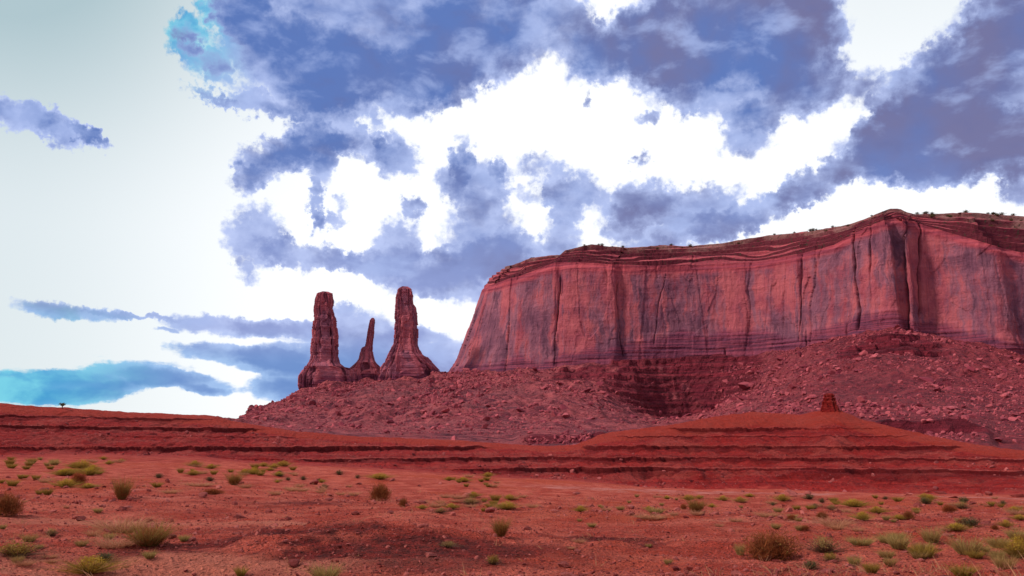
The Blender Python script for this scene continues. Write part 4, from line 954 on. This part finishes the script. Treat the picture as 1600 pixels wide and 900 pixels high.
SP = [
 ('tumble',594,783,42,31,'dense rust brown tumbleweed bush standing alone left of centre','shrub'),
 ('olive',190,780,36,33,'upright olive brown twiggy bush on the left near ground','shrub'),
 ('olive',366,758,30,20,'rounded olive brown bush out on the flat below the left ridge','shrub'),
 ('olive',783,838,38,30,'thin olive brown bush alone on bare ground below the centre','shrub'),
 ('tumble',1206,876,92,48,'largest brown tumbleweed bush, low and wide, right of centre','shrub'),
 ('greyleaf',1289,864,52,28,'grey green leafy shrub just right of the largest brown bush','shrub'),
 ('leafy',1299,879,26,16,'small bright green plant in front of the grey green shrub','plant'),
 ('olive',1088,800,40,22,'olive bush with upright twigs in the middle distance','shrub'),
 ('tumble',1068,796,14,10,'tiny orange brown bush beside the olive bush','shrub'),
 ('dark',1517,823,32,16,'dark green rounded bush on the right middle distance','shrub'),
 ('greyleaf',735,789,32,15,'grey green bush among low tufts right of the rust brown bush','shrub'),
 ('yellow',792,796,28,14,'bright yellow flowering shrub left of the straw tufts','shrub'),
 ('tumble',630,792,18,15,'small orange brown bush right of the rust brown tumbleweed','shrub'),
 ('leafy',770,882,26,16,'small bright yellow green plant at the bottom centre','plant'),
 ('grass',508,908,66,34,'large grey green grass clump cut by the bottom edge','grass clump'),
 ('tumble',8,808,56,36,'brown bush cut off by the left edge of the view','shrub'),
 ('leafy',26,870,66,24,'low green plant mat at the left bottom corner','plant'),
 ('dark',163,878,38,15,'dark green low plant left of the sandy wash','plant'),
 ('yellow',140,898,54,26,'dull yellow flowering shrub at the bottom left','shrub'),
 ('green',376,902,24,20,'yellow green tuft at the right end of the sandy wash','grass clump'),
 ('yellow',102,762,26,14,'yellow flowering shrub beside the small brown bush on the left','shrub'),
 ('tumble',122,758,30,20,'small reddish brown bush between two yellow shrubs','shrub'),
 ('yellow',138,763,22,8,'low yellow shrub right of the small reddish brown bush','shrub'),
 ('green',74,773,22,12,'yellow green tuft left of the olive brown bush','grass clump'),
 ('straw',190,832,88,36,'wide pale dry grass clump on the left slope','grass clump'),
 ('straw',180,856,60,26,'dry straw tuft below the wide pale grass clump','grass clump'),
 ('olive',232,853,86,34,'sparse brown twiggy bush above the sandy wash','shrub'),
 ('straw',145,838,22,18,'narrow dry tuft on the left slope','grass clump'),
 ('greyleaf',80,838,24,12,'tiny grey green plant on the left slope','plant'),
 ('straw',266,771,28,10,'flat tan tuft right of the olive brown bush','grass clump'),
 ('tumble',332,773,44,10,'flat reddish brown mat of twigs on the flat','shrub'),
 ('dark',328,752,16,8,'tiny dark green bush on the flat left of the rounded bush','shrub'),
 ('green',245,762,22,10,'low green tuft behind the flat tan tuft','grass clump'),
 ('dark',248,747,16,8,'tiny dark bush far out on the left flat','shrub'),
 ('straw',311,760,46,10,'wide tan grass mat behind the reddish twigs','grass clump'),
 ('straw',472,768,22,10,'pale straw tuft left of the rust brown tumbleweed','grass clump'),
 ('dark',507,764,15,9,'small dark green bush left of the rust brown tumbleweed','shrub'),
 ('yellow',593,749,28,11,'bright yellow shrub directly behind the rust brown tumbleweed','shrub'),
 ('yellow',1223,783,20,11,'small yellow shrub left of the wide yellow shrub','shrub'),
 ('yellow',1335,792,34,13,'wide yellow flowering shrub in the right middle distance','shrub'),
 ('yellow',1370,802,22,11,'yellow shrub just right of and below the wide one','shrub'),
 ('greyleaf',1300,798,18,10,'small grey green bush left of the wide yellow shrub','shrub'),
 ('yellow',1157,785,16,10,'tiny yellow shrub beyond the olive bush','shrub'),
 ('yellow',1130,783,14,9,'tiny yellow green shrub beyond the olive bush','shrub'),
 ('yellow',1405,812,14,9,'tiny orange yellow shrub left of the dark green bush','shrub'),
 ('straw',1305,822,56,20,'wide pale dry grass clump in the right middle distance','grass clump'),
 ('straw',1018,811,56,14,'pale dry grass clump left of the olive bush','grass clump'),
 ('grass',1025,803,40,12,'grey green low grass behind a pale dry clump','grass clump'),
 ('straw',1200,808,36,14,'pale tuft above the largest brown bush','grass clump'),
 ('tumble',1420,812,24,14,'small brown bush left of the dark green bush','shrub'),
 ('greyleaf',1503,795,22,12,'pale yellow grey shrub far right middle distance','shrub'),
 ('yellow',1572,824,14,11,'tiny yellow shrub right of the dark green bush','shrub'),
 ('grass',1405,858,50,28,'grey green grass clump right of the grey shrub','grass clump'),
 ('green',1442,872,54,26,'yellow green grass clump in the right near group','grass clump'),
 ('grass',1456,848,48,28,'pale grey grass clump at the back of the right group','grass clump'),
 ('grass',1512,866,66,32,'widest grey green grass clump in the right group','grass clump'),
 ('grass',1560,856,44,20,'thin grey grass tuft right of the widest clump','grass clump'),
 ('yellow',1590,872,34,32,'yellow flowering shrub at the right edge','shrub'),
 ('olive',1597,852,26,18,'olive tuft above the yellow shrub at the right edge','shrub'),
 ('grass',1570,890,44,26,'grey grass tuft below the yellow shrub at the right edge','grass clump'),
 ('green',1505,902,50,24,'green grass clump at the bottom right','grass clump'),
 ('green',1362,896,34,20,'green grass clump at the bottom, below the bright green plant','grass clump'),
 ('dark',1268,890,34,16,'dark green plant in front of the largest brown bush','plant'),
 ('grass',1335,884,30,20,'thin grey tuft right of the bright green plant','grass clump'),
 ('grass',1345,852,56,16,'pale green grass strip behind the grey shrub','grass clump'),
 ('grass',1157,868,26,24,'grey green tuft left of the largest brown bush','grass clump'),
 ('grass',1385,872,40,16,'faint grey grass between two clumps on the right','grass clump'),
 ('greyleaf',700,856,30,12,'faint grey green plant on the bare ground at centre','plant'),
 ('greyleaf',688,802,26,10,'pale grey plant below the yellow shrub at centre','plant'),
]
for (k, px, py, w_, h_, lab, cat) in SP: put(k, px, py, w_, h_, lab, None, cat=cat)
# thin dry wisps nobody could count
wr = np.random.default_rng(61); wl = [blades(wr, 7, .13, .10, .006, .9, 2, .4, .5, .2, .35) for _ in range(6)]
N = 2600; a_ = wr.uniform(AZ(-20, 800), AZ(1620, 800), N); rr_ = 9.5 * (75 / 9.5) ** (wr.random(N)); ci_ = np.clip(np.searchsorted(AZS, a_), 0, NC - 1)
x_, y_ = rr_ * np.sin(a_), rr_ * np.cos(a_); zt_ = terrain_z(ci_, rr_)[0]
kp = wr.random(N) < .05 + .95 * sstep(.0, .5, fbm(x_ / 4, y_ / 4, 0, 3, .6, 431)); VV, FF, TT, off = [], [], [], 0
for i in np.where(kp)[0]:
    V, Fc, tn = wl[i % 6]; s_ = wr.uniform(.6, 1.5) * max(1, rr_[i] / 30); VV.append(V * s_ + np.array([x_[i], y_[i], zt_[i]])); FF.append(Fc + off); TT.append(tn); off += len(V)
tag(mesh_np('dry_grass', np.concatenate(VV), np.concatenate(FF), L['straw'], attrs={'tone': np.concatenate(TT)}), 'thin dry grass wisps scattered over the red soil', None, None, 'stuff')
# bands of small tufts on the flat
BANDS = [  # x0, x1, y0, y1, number, kinds, width px, where
 (80,158,730,744,14,('yellow','yellow','green'),18,'in the bright yellow band at the left'),
 (0,85,718,734,12,('green','grass'),16,'in the green strip at the far left'),
 (138,195,716,726,8,('yellow','straw'),12,'near the foot of the left ridge'),
 (280,460,728,744,26,('yellow','green','straw'),14,'in the yellow strip below the left ridge'),
 (430,560,740,756,12,('straw','dark','yellow'),12,'between the yellow strip and the rust brown bush'),
 (690,780,744,762,14,('yellow','green','straw'),13,'in the small yellow group right of the rust brown bush'),
 (640,860,776,800,24,('straw','straw','green','yellow'),18,'in the tuft row right of the rust brown bush'),
 (380,560,758,775,12,('straw','straw'),16,'in the straw row left of the rust brown bush'),
 (900,1180,776,800,20,('straw','grass','yellow'),14,'on the flat below the banded hill'),
 (1180,1600,778,800,32,('yellow','green','straw','dark'),15,'on the flat right of the banded hill\'s foot'),
 (1200,1600,800,832,26,('straw','grass','tumble','yellow'),20,'on the right middle distance'),
 (1380,1600,840,885,12,('grass','green','grass'),30,'in the grassy patch at the right'),
 (0,150,745,800,12,('straw','green','dark'),16,'on the left near ground'),
 (0,300,800,890,12,('straw','grass'),24,'on the left slope by the sandy wash'),
 (850,1150,805,890,10,('straw','grass'),18,'on bare ground left of the largest brown bush'),
]
NM = {'yellow': 'small yellow flowering tuft', 'green': 'small yellow green tuft', 'grass': 'small grey green tuft', 'straw': 'small pale straw tuft', 'dark': 'small dark green tuft', 'tumble': 'small brown twiggy tuft'}
for (x0, x1, y0, y1, n, ks, wp, where) in BANDS:
    for _ in range(n):
        k = ks[rg.integers(len(ks))]; py = rg.uniform(y0, y1); w_ = wp * rg.uniform(.6, 1.4)
        put(k, rg.uniform(x0, x1), py, w_, w_ * rg.uniform(.32, .5) + 2, NM[k] + ' ' + where, 'small tufts ' + where, cat='tuft')
# brush along the mesa's rim, and one small tree on the left ridge
for k in range(46):
    px = rg.choice([rg.uniform(930, 1330), rg.uniform(1445, 1600), rg.uniform(900, 1600)]); a = AZ(px, 380); jn = int(np.argmin(np.where((S > s_in) & (S < s_out), np.abs(ak - a), 9))) if False else int(np.argmin(np.abs(np.where((S > 900) , ak, 9) - a)))
    f_ = rg.uniform(-.02, .0); row = NCAP - 2 - int(rg.integers(0, 26)) if rg.random() < .5 else NCAP - 2
    i = count['dark']; count['dark'] += 1; o = KINDS['dark'][0] if i == 0 else copy_tree(KINDS['dark'][i % 2])
    s = rg.uniform(1.6, 3.6); o.location = (float(CXr[row, jn]), float(CYr[row, jn]), float(CZr[row, jn]) - .2); o.scale = (s * 1.5, s * 1.5, s)
    tag(o, 'small dark shrub on the mesa rim ' + ('left of the highest knob' if px < 1390 else 'right of the highest knob'), 'shrub', 'dark shrubs along the mesa rim')
g = ground_at(97, 639, 7, 9) or ground_at(97, 641, 7, 9)
if g:
    t = tag(empty('small_tree', (g[0], g[1], g[2])), 'lone small dark tree on the skyline of the left ridge', 'tree')
    rgt = np.random.default_rng(77)
    V, Fc, tn = blades(rgt, 14, 1.1, .35, .12, .5, 3, 0, .1, .4); mesh_np('trunk', V, Fc, L['stem'], t, attrs={'tone': tn})
    V, Fc, tn = tips(rgt, 420, .75, .85, .12, .2); V = V + np.array([0, 0, .55]); mesh_np('crown', V, Fc, L['dark'], t, attrs={'tone': tn})
for k, lst in KINDS.items():
    for i, o in enumerate(lst):
        if count[k] <= i:
            for ch in list(o.children): bpy.data.objects.remove(ch)
            bpy.data.objects.remove(o)
